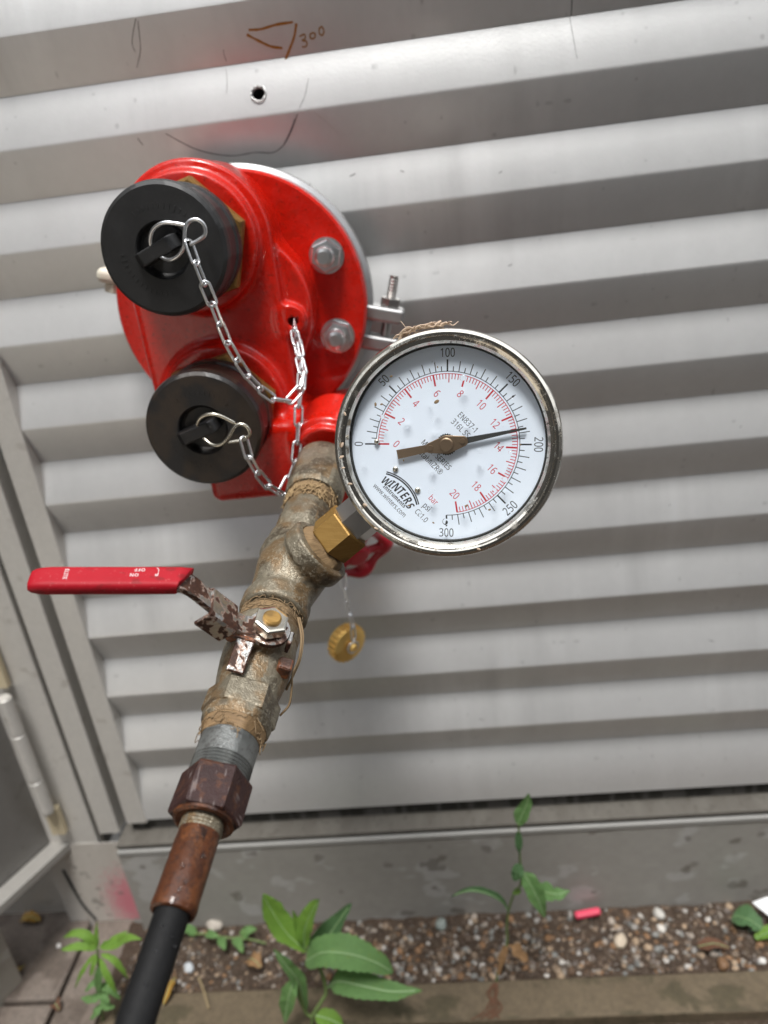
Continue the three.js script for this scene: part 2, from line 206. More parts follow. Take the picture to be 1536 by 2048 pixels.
M.paste = std({ color: lin(0.85, 0.8, 0.72), map: T.hemp, roughness: 0.7, bumpMap: T.galv, bumpScale: 0.0012 });
M.fibre = std({ color: lin(0.34, 0.235, 0.12), roughness: 0.9 });
M.fibreDark = std({ color: lin(0.22, 0.15, 0.08), roughness: 0.9 });
M.fibrePale = std({ color: lin(0.55, 0.42, 0.31), roughness: 0.9 });
M.concrete = std({ map: T.concrete, roughness: 0.75, bumpMap: T.fine, bumpScale: 0.0012 });
M.paving = std({ map: T.paving, roughness: 0.55, bumpMap: T.fine, bumpScale: 0.001 });
M.soil = std({ map: T.soil, roughness: 0.85, bumpMap: T.fine, bumpScale: 0.003 });
M.water = std({ color: lin(1, 1, 1), roughness: 0.02, transmission: 1, thickness: 0.002, ior: 1.33 });
M.glass = std({ color: lin(1, 1, 1), roughness: 0.02, transmission: 1, thickness: 0, ior: 1.5 });

// ---------------------------------------------------------------- ground
const YG = -0.187;
{
  const g = new THREE.PlaneGeometry(120, 120); g.rotateX(-Math.PI / 2); g.translate(0, YG - 0.03, 55); struct('ground', g, std({ color: lin(0.045, 0.043, 0.041), roughness: 0.8, bumpMap: T.fine, bumpScale: 0.002 }));
  const fc = new THREE.PlaneGeometry(8, 9); fc.rotateX(-Math.PI / 2); fc.translate(-4.62, YG - 0.022, 5.1); struct('added_bounce_slab', fc, std({ color: lin(0.60, 0.53, 0.43), roughness: 0.7 }));  // pale slab added out of view to reflect warm light onto left undersides
  // soil bed between plinth and kerb, lumpy
  const s = new THREE.PlaneGeometry(1.5, 0.1, 500, 34); s.rotateX(-Math.PI / 2); s.translate(0.305, YG - 0.002, 0.06);
  const p = s.attributes.position; for (let i = 0; i < p.count; i++) p.setY(i, p.getY(i) + 0.010 * (fbm(p.getX(i) * 60, p.getZ(i) * 60, 1, 4) - 0.5) + 0.003 * fbm(p.getX(i) * 300, p.getZ(i) * 300, 4, 2));
  s.computeVertexNormals(); const so = struct('soil_bed', s, M.soil); so.userData.label = 'dark brown soil bed between the grey plinth and the kerb';
  // kerb stones in a row
  const kerb = new THREE.Group(); kerb.name = 'kerb'; kerb.userData = { kind: 'structure' }; scene.add(kerb);
  for (const [x0, x1] of [[-0.4385, 0.418], [0.421, 1.05]]) part('kerb_stone', box(x0, x1, -0.29, YG + 0.003, 0.1045, 0.1475, 0.003), M.concrete, kerb);
  // strip in front of the kerb, a little lower
  const fr = new THREE.PlaneGeometry(1.5, 0.5, 300, 90); fr.rotateX(-Math.PI / 2); fr.translate(0.31, YG - 0.012, 0.397); const q = fr.attributes.position; for (let i = 0; i < q.count; i++) q.setY(i, q.getY(i) + 0.006 * (fbm(q.getX(i) * 70, q.getZ(i) * 70, 8, 4) - 0.5)); fr.computeVertexNormals(); struct('soil_strip', fr, M.soil);
  // paving slabs left of the bed
  const pav = new THREE.Group(); pav.name = 'pavement'; pav.userData = { kind: 'structure' }; scene.add(pav);
  for (const [x0, x1, z0, z1] of [[-0.4985, -0.4435, -0.03, 0.42], [-0.72, -0.503, -0.03, 0.105], [-0.72, -0.503, 0.109, 0.42], [-1.1, -0.724, -0.03, 0.42]]) part('paving_slab', box(x0, x1, YG - 0.05, YG - 0.001 + rr(-0.001, 0.001), z0, z1, 0.004), M.paving, pav);
}
// gravel: single stones of many colours on the soil
{
  const variants = [];
  for (let k = 0; k < 4; k++) { const g = mergeVertices(new THREE.IcosahedronGeometry(1, 1).deleteAttribute('uv').deleteAttribute('normal')); const p = g.attributes.position; for (let i = 0; i < p.count; i++) { const v = V().fromBufferAttribute(p, i), s = 0.55 + 0.85 * fbm(v.x * 1.9 + k * 9, v.y * 1.9, v.z * 1.9 + 3, 3); p.setXYZ(i, v.x * s, v.y * s * 0.72, v.z * s * (0.75 + 0.1 * k)); } g.computeVertexNormals(); variants.push(g); }
  const cols = [[0.34, 0.29, 0.24], [0.50, 0.47, 0.43], [0.22, 0.16, 0.11], [0.15, 0.12, 0.10], [0.24, 0.13, 0.06], [0.11, 0.065, 0.037], [0.22, 0.22, 0.205], [0.08, 0.05, 0.03], [0.36, 0.26, 0.17], [0.13, 0.085, 0.055], [0.10, 0.07, 0.045]];
  const mat = std({ color: lin(1, 1, 1), roughness: 0.5, bumpMap: T.fine, bumpScale: 0.0004, clearcoat: 0.25, clearcoatRoughness: 0.3 });
  const D = new THREE.Object3D(); const per = 3600;
  variants.forEach((g, k) => {
    const im = new THREE.InstancedMesh(boxUV(g), mat, per); im.name = numbered('gravel'); im.userData = { kind: 'stuff', label: 'loose mixed gravel lying on the soil bed along the wall', category: 'gravel' }; im.castShadow = im.receiveShadow = true;
    for (let i = 0; i < per; i++) {
      const front = i % 9 === 0, x = rr(-0.43, 0.62), z = front ? rr(0.152, 0.25) : 0.022 + 0.079 * Math.pow(rnd(), 0.8), s = front ? rr(0.001, 0.003) : 0.0007 + 0.0040 * Math.pow(rnd(), 4.6) * (x > -0.2 ? 1.1 : 0.75);
      D.position.set(x, (front ? YG - 0.011 : YG - 0.002) + 0.009 * (front ? 0.4 : 1) * (fbm(x * 60, z * 60, front ? 8 : 1, 4) - 0.5) + s * rr(-0.2, 0.45), z); D.scale.z = 1; D.rotation.set(rr(-0.6, 0.6), rr(0, 6.3), rr(-0.6, 0.6)); D.scale.setScalar(s); D.updateMatrix(); im.setMatrixAt(i, D.matrix);
      const c = cols[Math.floor(rnd() * cols.length)], b = rr(0.6, 1.15); im.setColorAt(i, lin(c[0] * b, c[1] * b, c[2] * b));
    }
    scene.add(im);
  });
}

// ---------------------------------------------------------------- corrugated cladding
const P = 0.077, HL = 0.03915, DEP = 0.01505, XL = -0.3885, XR = 1.35;
const slatY = (k) => (9 - k) * P; // y of the outer edge below light face k
{
  const wall = thing('cladding_wall', 'silver corrugated metal cladding wall with horizontal ridges behind the red inlet', 'wall');
  function profile(k, last) { // outer surface from the inner crease at the top, over the nose, to the next inner crease
    const yO = slatY(k), top = [yO + HL, -DEP], nose = [yO, 0], bot = [yO - P + HL, -DEP], pts = [], arc = (a, c, b, r, n) => {
      const d1 = new THREE.Vector2(a[0] - c[0], a[1] - c[1]).normalize(), d2 = new THREE.Vector2(b[0] - c[0], b[1] - c[1]).normalize(), C = new THREE.Vector2(...c), s = C.clone().addScaledVector(d1, r), e = C.clone().addScaledVector(d2, r);
      for (let i = 0; i <= n; i++) { const t = i / n; pts.push([(1 - t) * (1 - t) * s.x + 2 * t * (1 - t) * c[0] + t * t * e.x, (1 - t) * (1 - t) * s.y + 2 * t * (1 - t) * c[1] + t * t * e.y]); } };
    pts.push(top); arc(top, nose, bot, 0.0021, 6); if (last) { while (pts.length > 1) pts.pop(); pts.push([yO - 0.0045, 0.0], [yO - 0.0052, 0.0], [yO - 0.026, 0.0002]); } else pts.push([bot[0] + 0.0004, bot[1] + 0.0002]); return pts;
  }
  function slatGeo(k, x0, x1, last) {
    const pts = profile(k, last), s = new THREE.Shape(); pts.forEach((q, i) => (i ? s.lineTo(q[1], q[0]) : s.moveTo(q[1], q[0]))); for (let i = pts.length - 1; i >= 0; i--) s.lineTo(pts[i][1] - 0.0016, pts[i][0]); s.closePath();
    let g = new THREE.ExtrudeGeometry(s, { depth: x1 - x0, bevelEnabled: false }); g.rotateY(Math.PI / 2); // shape x -> -z ; extrude z -> x
    g.applyMatrix4(new THREE.Matrix4().makeScale(1, 1, -1)); const idx = g.attributes.position; g = flat(g);
    const p = g.attributes.position.array; for (let i = 0; i < p.length; i += 9) for (let c = 0; c < 3; c++) { const t = p[i + 3 + c]; p[i + 3 + c] = p[i + 6 + c]; p[i + 6 + c] = t; }
    g.deleteAttribute('normal'); g.deleteAttribute('uv'); g.translate(x0, 0, 0); return toCreasedNormals(g, 0.35);
  }
  const slats = {};
  for (let k = -9; k <= 9; k++) {
    const last = k === 9;
    if (k < 0) { // sheets meet in a tight seam
      slats[k] = part('slat', slatGeo(k, XL, 0.1289), M.cladding, wall); part('slat', slatGeo(k, 0.1296, XR), M.cladding, wall);
    } else if (k === 0) {
      let g = slatGeo(k, XL, XR); { const a = new Brush(boxUV(g), M.cladding); a.updateMatrixWorld(); const c = new THREE.CylinderGeometry(0.0052, 0.0048, 0.03, 20); const b = new Brush(c, M.cladding); b.rotation.set(Math.PI / 2 - 0.36, 0, 0); b.position.set(-0.116, 0.7089, -0.0061); b.updateMatrixWorld(); const ev = new Evaluator(); ev.useGroups = false; ev.attributes = ['position', 'uv', 'normal']; g = ev.evaluate(a, b, SUBTRACTION).geometry; }
      slats[k] = part('slat', g, M.cladding, wall);
    } else slats[k] = part('slat', slatGeo(k, XL, XR, last), M.cladding, wall);
  }
  part('backing_sheet', box(-0.388, XR, -0.02, 1.55, -0.09, -0.06), M.gap_tone, wall);
  // torn burr round the drilled hole
  const n0 = V(0, DEP, HL).normalize(), bp = []; for (let i = 0; i < 22; i++) { const a = (i / 22) * Math.PI * 2, r = 0.0056 + 0.0006 * rnd(); bp.push(V(-0.116, 0.7089, -0.0059).addScaledVector(V(1, 0, 0), r * Math.cos(a)).addScaledVector(V(0, n0.z, -n0.y), r * Math.sin(a)).addScaledVector(n0, 0.0006 + 0.0007 * rnd())); }
  part('hole_burr', tube(bp, 0.0006, 60, 6, true), M.scratch, slats[0]);
  const nd = V(0, -DEP, P - HL).normalize(), nl = n0;
  const ink = (list, w, n) => merge(list.map((l) => ribbon(l, w, n)));
  part('marker_triangle', ink([[[-0.1158, 0.7523, -0.007], [-0.1068, 0.7517, -0.0073], [-0.0943, 0.753, -0.0068], [-0.0811, 0.7531, -0.0067]], [[-0.118, 0.7497, -0.0081], [-0.1106, 0.7452, -0.0098], [-0.1015, 0.7404, -0.0118], [-0.0928, 0.7383, -0.0126]], [[-0.0787, 0.752, -0.0072], [-0.0821, 0.7444, -0.0102], [-0.0881, 0.7361, -0.0135], [-0.0924, 0.7303, -0.0150]]], 0.0017, nd), M.ink, slats[-1]);
  part('marker_number', ink([[[-0.0781, 0.7439, -0.0104], [-0.0739, 0.7447, -0.0101], [-0.074, 0.7422, -0.0111], [-0.0766, 0.7413, -0.0114], [-0.0732, 0.7401, -0.0119], [-0.0744, 0.7373, -0.013], [-0.0775, 0.7373, -0.013]], [[-0.0677, 0.7451, -0.0099], [-0.07, 0.7438, -0.0104], [-0.0694, 0.7416, -0.0113], [-0.0667, 0.7418, -0.0112], [-0.0658, 0.7441, -0.0103], [-0.0677, 0.7451, -0.0099]], [[-0.0599, 0.7482, -0.0087], [-0.0621, 0.7466, -0.0093], [-0.0623, 0.7437, -0.0105], [-0.0604, 0.7427, -0.0109], [-0.0587, 0.7452, -0.0099], [-0.0599, 0.7482, -0.0087]]], 0.0011, nd), M.inkThin, slats[-1]);
  part('pencil_mark', ink([[[-0.1988, 0.7688, -0.0005], [-0.2037, 0.7616, -0.0033], [-0.2076, 0.754, -0.0064], [-0.2071, 0.749, -0.0084]], [[-0.1977, 0.7673, -0.0011], [-0.1998, 0.7596, -0.0041], [-0.2025, 0.7501, -0.0079], [-0.2099, 0.7392, -0.0122]], [[-0.1386, 0.7427, -0.0108], [-0.139, 0.7386, -0.0125], [-0.1383, 0.735, -0.0139]]], 0.0005, nd), M.pencil, slats[-1]);
  part('pencil_arc', ink([[[-0.1946, 0.690, -0.0012], [-0.1835, 0.6822, -0.0043], [-0.1726, 0.6759, -0.0068], [-0.1589, 0.6711, -0.0087], [-0.1445, 0.6683, -0.0098], [-0.127, 0.6687, -0.0097], [-0.1122, 0.667, -0.0103], [-0.1025, 0.6715, -0.0085], [-0.094, 0.6806, -0.0049], [-0.0869, 0.691, -0.0008]], [[-0.1035, 0.6705, -0.0089], [-0.096, 0.679, -0.0055], [-0.0899, 0.688, -0.002]], [[-0.218, 0.6895, -0.0014], [-0.2165, 0.6862, -0.0027], [-0.2155, 0.684, -0.0036]]], 0.0007, nd), M.pencil, slats[0]);
  part('scratch', ink([[[-0.0737, 0.6907, -0.0009], [-0.066, 0.6837, -0.0037], [-0.0573, 0.6736, -0.0077]]], 0.0005, nd), M.scratch, slats[0]);
  part('pencil_seam_line', ink([[[-0.0753, 0.7152, -0.0086], [-0.0797, 0.7027, -0.0037], [-0.0848, 0.6949, -0.0007]], [[0.1280, 0.7322, -0.0151], [0.1296, 0.716, -0.0089], [0.1310, 0.7025, -0.0037]], [[-0.1399, 0.7301, -0.0143], [-0.1402, 0.7197, -0.0103], [-0.1415, 0.7123, -0.0074]]], 0.0003, nl), M.pencil, slats[0]);  // second stroke draws the sheet seam as a dark line
  const nicks = []; for (let i = 0; i < 16; i++) { const k = 1 + Math.floor(rnd() * 8), x = rr(-0.3, 0.4), t = rr(0.2, 0.8), y = slatY(k) + HL * t, z = -DEP * t, a = rr(-0.003, 0.003); nicks.push([[x, y, z], [x + a, y - 0.0008, z + 0.0003], [x + a * 2, y - 0.0014, z + 0.0005]]); }
  part('nick', ink(nicks, 0.0006, nl), M.pencil, slats[1]);
}
// ---------------------------------------------------------------- unseen building added behind the camera to shade the low sky
{
  const b = thing('added_shade_building', 'unseen building added behind the camera to shade the low sky', 'building');
  const wm = std({ color: lin(0.06, 0.058, 0.055), roughness: 0.9 });
  part('wall', box(-0.85, 9, YG - 0.03, 4.5, 2.6, 3.0, 0.01), wm, b); part('wall', box(-9, -1.4, YG - 0.03, 4.5, 2.6, 3.0, 0.01), wm, b); part('roof', box(-0.95, 9.1, 4.502, 4.65, 2.5, 3.2, 0.01), M.frame, b);  // gap left between the walls lets low sky light the left side
}
// ---------------------------------------------------------------- frame, sill, plinth
{
  const f = thing('door_frame', 'grey metal frame posts and grooves closing the cladding beside the open door', 'frame');
  part('jamb_strip', box(-0.4135, XL, -0.03, 1.55, -0.055, 0.0015, 0.0012), M.frame, f);
  part('shadow_gap', box(-0.4252, -0.4138, -0.05, 1.55, -0.066, -0.056), M.gap_tone, f);
  part('frame_strip', box(-0.451, -0.4255, -0.043, 1.55, -0.055, 0.002, 0.0012), M.frame, f);
  part('joint_strip', box(-0.4555, -0.4513, -0.07, 1.55, -0.03, -0.003), M.sill, f);
  part('hinge_post', box(-0.53, -0.4558, YG - 0.02, 1.55, -0.04, 0.0035, 0.0012), M.frame, f);
  part('back_post', box(-1.1, -0.531, YG - 0.02, 1.55, -0.05, -0.012, 0.002), M.frame, f);
  const s = thing('sill_track', 'dirty brown sill track running along the foot of the cladding', 'sill');
  part('grime_recess', box(-0.4125, XR, -0.0455, -0.0265, -0.02, -0.006), M.grime, s);
  part('track_top', box(-0.4253, XR, -0.0505, -0.046, -0.03, 0.0185, 0.0008), M.sill, s);
  part('track_foot', box(-0.4253, XR, -0.0535, -0.0507, -0.03, 0.012), M.sill, s);
  const p = thing('plinth', 'stained grey metal plinth with pale top lip above the gravel bed', 'plinth');
  part('top_lip', box(-0.4255, XR, -0.0605, -0.0538, 0.0, 0.0212, 0.0012), M.lip, p);
  part('face_sheet', box(-0.4255, XR, YG - 0.03, -0.0607, 0.0, 0.0200, 0.0008), M.plinth, p);
  // base of the post left of the crack with pink spray paint
  const b = thing('post_base', 'pale post base with pink spray paint stain left of the plinth', 'post base');
  const g = new THREE.PlaneGeometry(0.076, 0.133, 60, 100); g.translate(-0.467, YG + 0.0665, 0.0046); // front face
  const pink = tex(256, 512, (u, v) => { const a = tfbm(u, v, 8, 14, 501, 5), c = tfbm(u, v, 50, 90, 511, 3), d = Math.hypot((u - 0.86) * 1.25, (v - 0.24) * 1.3); let col = mixc([0.52, 0.485, 0.435], [0.60, 0.56, 0.51], a); col = mixc(col, [0.66, 0.17, 0.23], clamp((0.62 - d) * 2.4 + (c - 0.5) * 1.6) * 0.85); col = mixc(col, [0.16, 0.145, 0.12], sstep(0.62, 0.74, a) * 0.6); return col; }, true, 1);
  const m = std({ map: pink, roughness: 0.55, metalness: 0.1, bumpMap: T.fine, bumpScale: 0.0003 });
  const uv = g.attributes.uv; part('spray_painted_face', g, m, b, true);
  part('base_block', box(-0.5052, -0.4286, YG - 0.02, YG + 0.133, 0.0036, 0.0043), M.frame, b);
  part('joint_gap', box(-0.4283, -0.4259, YG - 0.02, -0.054, -0.02, -0.006), M.sill, b);
  part('crack_line', tube([[-0.512, YG + 0.09, 0.004], [-0.508, YG + 0.06, 0.0045], [-0.503, YG + 0.03, 0.005], [-0.494, YG + 0.004, 0.005]], 0.0018, 30, 6), M.dark, b);  // black tube drawn along the curved crack line
}
// ---------------------------------------------------------------- open door at the left
{
  const d = thing('metal_door', 'open grey metal door leaf with hinge at the left edge', 'door');
  const ux = V(-0.447, 0, 0.894).normalize(), n = V(0.894, 0, 0.447).normalize(), o = V(-0.512, 0, -0.002), up = V(0, 1, 0);
  const plate = (a0, a1, y0, y1, t0, t1, r = 0.001) => basis(box(a0, a1, y0, y1, t0, t1, r), o, ux, up, n);
  part('door_panel', plate(-0.004, 0.75, -0.049, 1.55, -0.035, 0.0), std({ color: lin(0.33, 0.325, 0.325), map: T.post, roughness: 0.5, metalness: 0.2 }), d);
  part('bottom_ledge', plate(-0.004, 0.75, -0.062, -0.0505, -0.035, 0.0215, 0.0015), std({ color: lin(0.55, 0.545, 0.54), map: T.post, roughness: 0.5, metalness: 0.2 }), d);
  const h = part('hinge', along(new THREE.CylinderGeometry(0.0062, 0.0062, 0.165, 24), V(-0.4905, 0.0955, 0.02), up), M.frame, d);
  for (const [y0, y1] of [[0.016, 0.062], [0.0635, 0.128], [0.1295, 0.177], [0.62, 0.66], [0.662, 0.72]]) part('hinge_knuckle', along(lathe([[0, 0], [0.0066, 0], [0.0076, 0.001], [0.0076, y1 - y0 - 0.001], [0.0066, y1 - y0], [0, y1 - y0]], 28), V(-0.4905, y0, 0.02), up), M.frame, h);
  const cr = std({ color: lin(0.62, 0.53, 0.36), map: T.paint, roughness: 0.6 });
  part('hinge_leaf', box(-0.5005, -0.484, -0.028, 0.012, 0.006, 0.014, 0.0008), cr, d);
  part('hinge_leaf', box(-0.5005, -0.486, 0.185, 0.25, 0.006, 0.014, 0.0008), cr, d);
  const c = thing('concrete_block', 'low grey concrete block under the open door', 'concrete block');
  part('block', basis(box(0.03, 0.5, YG - 0.02, YG + 0.105, -0.09, 0.004, 0.004), V(-0.545, 0, 0.05), ux, up, n), std({ map: T.plinth, color: lin(0.9, 0.85, 0.78), roughness: 0.85, bumpMap: T.fine, bumpScale: 0.001 }), c);
}
// ---------------------------------------------------------------- coupling behind the flange
const FC = V(-0.147, 0.5565, 0.054); // centre of flange front face
{
  const c = thing('pipe_coupling', 'grey grooved pipe coupling with clamp bolts behind the red flange', 'pipe coupling');
  part('coupling_ring', along(lathe([[0.05, 0], [0.099, 0], [0.1045, 0.004], [0.1045, 0.020], [0.101, 0.0235], [0.05, 0.0235]], 96), V(FC.x, FC.y, 0.012), V(0, 0, 1)), M.galvRing, c);
  part('riser_pipe', along(lathe([[0.06, 0], [0.06, 0.06]], 48), V(FC.x, FC.y, -0.045), V(0, 0, 1)), M.galvRing, c);
  for (const sg of [1, -1]) {
    const R = (x, y, z) => V(FC.x + sg * x, FC.y + sg * y, z), tan = V(0.27 * sg, 0.96 * sg, 0).normalize(), rad = V(0.96 * sg, -0.27 * sg, 0).normalize(), ctr = V(FC.x, FC.y, 0.026).addScaledVector(rad, sg > 0 ? 0.117 : 0.1105);
    for (const t of sg > 0 ? [0.0095, -0.0145] : [-0.003]) part('bolt_pad', basis(box(-0.03, 0.013, -0.0062, 0.0062, -0.0115, 0.0115, sg > 0 ? 0.003 : 0.0055), ctr.clone().addScaledVector(tan, t), rad, tan, V(0, 0, 1)), sg > 0 ? M.galvRing : M.cream, c);
    const b = part('clamp_bolt', along(lathe(sg > 0 ? [[0, 0], [0.0042, 0], ...Array.from({ length: 26 }, (_, i) => [0.0042 - (i % 2) * 0.0005, 0.03 + i * 0.0012]), [0.0036, 0.0625], [0, 0.0625]] : [[0, 0], [0.0032, 0], [0.0032, 0.028], [0.003, 0.029], [0, 0.029]], 20), ctr.clone().addScaledVector(tan, -0.022), tan), M.stainless, c);
    part('nut', along(hex(0.0085, 0.007), ctr.clone().addScaledVector(tan, sg > 0 ? 0.0158 : 0.0033), tan, 0.4), sg > 0 ? M.stainless : M.cream, b);
  }
}
// ---------------------------------------------------------------- red breeching inlet
const AX = -0.1605, Y1 = 0.609, Y2 = 0.4905, ZF = 0.1; // inlet axes, front face of the casting
const PA = V(-0.0803, 0.4585, 0.135), PD = V(-0.1101, -0.2233, 0.9685).normalize(); // test pipe: start and direction
{
  const inlet = thing('fire_inlet', 'glossy red two way fire brigade inlet casting bolted to the wall', 'fire inlet');
  part('flange', along(lathe([[0, 0], [0.098, 0], [0.1008, 0.002], [0.1008, 0.015], [0.0988, 0.018], [0.055, 0.0182], [0, 0.0182]], 128, 0.5), V(FC.x, FC.y, FC.z - 0.018), V(0, 0, 1)), M.red, inlet);
  const bossO = PA.clone().addScaledVector(PD, -0.02);
  const f = (x, y, z) => {
    const yy = clamp(y, Y2, Y1), dr = Math.hypot(x - AX, y - yy);
    let d = sdCyl(dr, z - (ZF + 0.03) / 2, 0.0555, (ZF - 0.03) / 2, 0.004);
    for (const yc of [Y1, Y2]) { const q = Math.hypot(x - AX, y - yc); d = smin(d, sdCyl(q, z - (ZF + 0.0045), 0.0475, 0.0085, 0.003), 0.006); }
    const neck = sdCyl(Math.hypot(x - FC.x, y - FC.y), z - 0.06, 0.062, 0.03, 0.004); d = smin(d, neck, 0.006);
    let low = sdRBox(x + 0.1195, y - 0.4495, z - 0.0835, 0.060, 0.030, 0.046, 0.008);
    const v = [x - bossO.x, y - bossO.y, z - bossO.z], h = v[0] * PD.x + v[1] * PD.y + v[2] * PD.z, q = Math.hypot(v[0] - h * PD.x, v[1] - h * PD.y, v[2] - h * PD.z);
    low = smin(low, sdCyl(q, h - 0.005, 0.0275, 0.02, 0.003), 0.008); low = smin(low, sdCyl(q, h - 0.022, 0.0235, 0.01, 0.002), 0.004);
    d = smin(d, low, 0.008);
    // ear for the chains on the right side
    const ex = x + 0.1015, ey = y - 0.5475, er = Math.hypot(ex, ey); let ear = sdCyl(er, z - 0.094, 0.0115, 0.004, 0.002); ear = smin(ear, sdRBox(x + 0.106, y - 0.5475, z - 0.094, 0.006, 0.011, 0.004, 0.002), 0.003); d = smin(d, ear, 0.004);
    return Math.max(d, -sdCyl(Math.hypot(x + 0.0995, y - 0.5465), z - 0.094, 0.0036, 0.02, 0.001));
  };
  part('casting', sdfMesh(f, V(-0.135, 0.545, 0.09), 0.138, 150), M.red, inlet);
  for (let i = 0; i < 8; i++) {
    const a = ((i + 0.5) / 8) * Math.PI * 2, q = V(FC.x + 0.0803 * Math.cos(a), FC.y + 0.0803 * Math.sin(a), FC.z); if (Math.hypot(q.x - AX, q.y - clamp(q.y, Y2, Y1)) < 0.07) continue; // the casting covers these
    const n = part('flange_bolt', along(lathe([[0, 0], [0.0074, 0], [0.0076, 0.016], [0.0068, 0.0225], [0.0045, 0.0248], [0, 0.0252]], 28, 0.9), q, V(0, 0, 1)), M.zinc, inlet);
    part('washer', along(lathe([[0.006, 0], [0.0136, 0], [0.0136, 0.0016], [0.006, 0.0018]], 32), q, V(0, 0, 1)), M.zinc, n);
    part('nut', along(hex(0.0125, 0.0095, 0.0014), q.clone().add(V(0, 0, 0.0018)), V(0, 0, 1), i * 1.7 + 0.3), M.zinc, n);
  }
  for (const yc of [Y1, Y2]) part('brass_adapter', along(hex(0.0438, 0.012, 0.002), V(AX, yc, ZF + 0.0128), V(0, 0, 1), yc * 9), M.brassDull, inlet);
}
// caps, clips, chains
const CLIP1 = [[-0.1395, 0.6109, 0.18], [-0.1346, 0.6126, 0.18], [-0.1298, 0.6152, 0.18], [-0.129, 0.6203, 0.18], [-0.1321, 0.624, 0.18], [-0.1367, 0.6242, 0.18], [-0.1404, 0.621, 0.1805], [-0.1421, 0.6157, 0.181], [-0.1437, 0.6103, 0.181], [-0.1484, 0.6054, 0.18], [-0.155, 0.6034, 0.178], [-0.1607, 0.6053, 0.175], [-0.1652, 0.6096, 0.174], [-0.1655, 0.6152, 0.176], [-0.1615, 0.6216, 0.178], [-0.1547, 0.6247, 0.179], [-0.1481, 0.624, 0.179], [-0.1415, 0.6221, 0.1788]];
const CLIP2 = [[-0.1409, 0.4837, 0.18], [-0.1364, 0.4838, 0.18], [-0.131, 0.4844, 0.18], [-0.1262, 0.4882, 0.18], [-0.1276, 0.4937, 0.18], [-0.1321, 0.4953, 0.18], [-0.1362, 0.493, 0.1805], [-0.141, 0.4872, 0.181], [-0.1472, 0.4827, 0.18], [-0.1538, 0.4825, 0.178], [-0.1595, 0.4867, 0.175], [-0.1626, 0.4928, 0.174], [-0.161, 0.4984, 0.176], [-0.156, 0.5028, 0.178], [-0.1489, 0.5039, 0.179], [-0.1425, 0.5014, 0.179], [-0.1357, 0.4965, 0.1788]];
const CHAIN1 = [[-0.1404, 0.6126, 0.181], [-0.1371, 0.5977, 0.184], [-0.1345, 0.5833, 0.183], [-0.1319, 0.5697, 0.182], [-0.13, 0.5544, 0.18], [-0.1268, 0.5409, 0.177], [-0.1232, 0.5281, 0.173], [-0.1176, 0.5161, 0.168], [-0.1117, 0.5073, 0.162], [-0.1047, 0.5007, 0.156], [-0.0972, 0.5026, 0.15], [-0.0908, 0.5115, 0.142], [-0.0933, 0.5223, 0.13], [-0.0956, 0.5328, 0.118], [-0.0982, 0.5425, 0.105], [-0.0992, 0.5463, 0.096]];
const CHAIN2 = [[-0.1307, 0.4854, 0.181], [-0.129, 0.4724, 0.183], [-0.1265, 0.4619, 0.181], [-0.1212, 0.4479, 0.176], [-0.1152, 0.4388, 0.17], [-0.1097, 0.4455, 0.163], [-0.1041, 0.4562, 0.155], [-0.1012, 0.4708, 0.146], [-0.0998, 0.4805, 0.14], [-0.0984, 0.4931, 0.133], [-0.0955, 0.5068, 0.125], [-0.0948, 0.518, 0.117], [-0.0966, 0.5293, 0.108], [-0.0985, 0.5409, 0.099], [-0.099, 0.5450, 0.096]];
const linkGeo = (() => { const pts = [], L = 0.0052, w = 0.0029; for (let i = 0; i <= 8; i++) { const a = (i / 8) * Math.PI; pts.push(V(w * Math.cos(a), L + w * Math.sin(a), 0)); } for (let i = 0; i <= 8; i++) { const a = Math.PI + (i / 8) * Math.PI; pts.push(V(w * Math.cos(a), -L + w * Math.sin(a), 0)); } return boxUV(tube(pts, 0.00095, 44, 7, true)); })();
function chain(label, poly, pitch = 0.0134, group = 'cap retaining chains') {
  const c = thing('chain', label, 'chain', group), curve = new THREE.CatmullRomCurve3(poly.map(A3)); const n = Math.max(2, Math.round(curve.getLength() / pitch)), pts = curve.getSpacedPoints(n);
  for (let i = 0; i < n; i++) { const a = pts[i], b = pts[i + 1], m = new THREE.Mesh(linkGeo, M.zinc); m.name = 'link'; m.castShadow = m.receiveShadow = true; m.position.copy(a).add(b).multiplyScalar(0.5); const y = b.clone().sub(a); const len = y.length(); y.normalize(); m.quaternion.setFromUnitVectors(V(0, 1, 0), y).multiply(new THREE.Quaternion().setFromAxisAngle(V(0, 1, 0), (i % 2) * 1.45 + 0.55)); m.scale.set(1, len / 0.0134, 1); c.add(m); }
  return c;
}
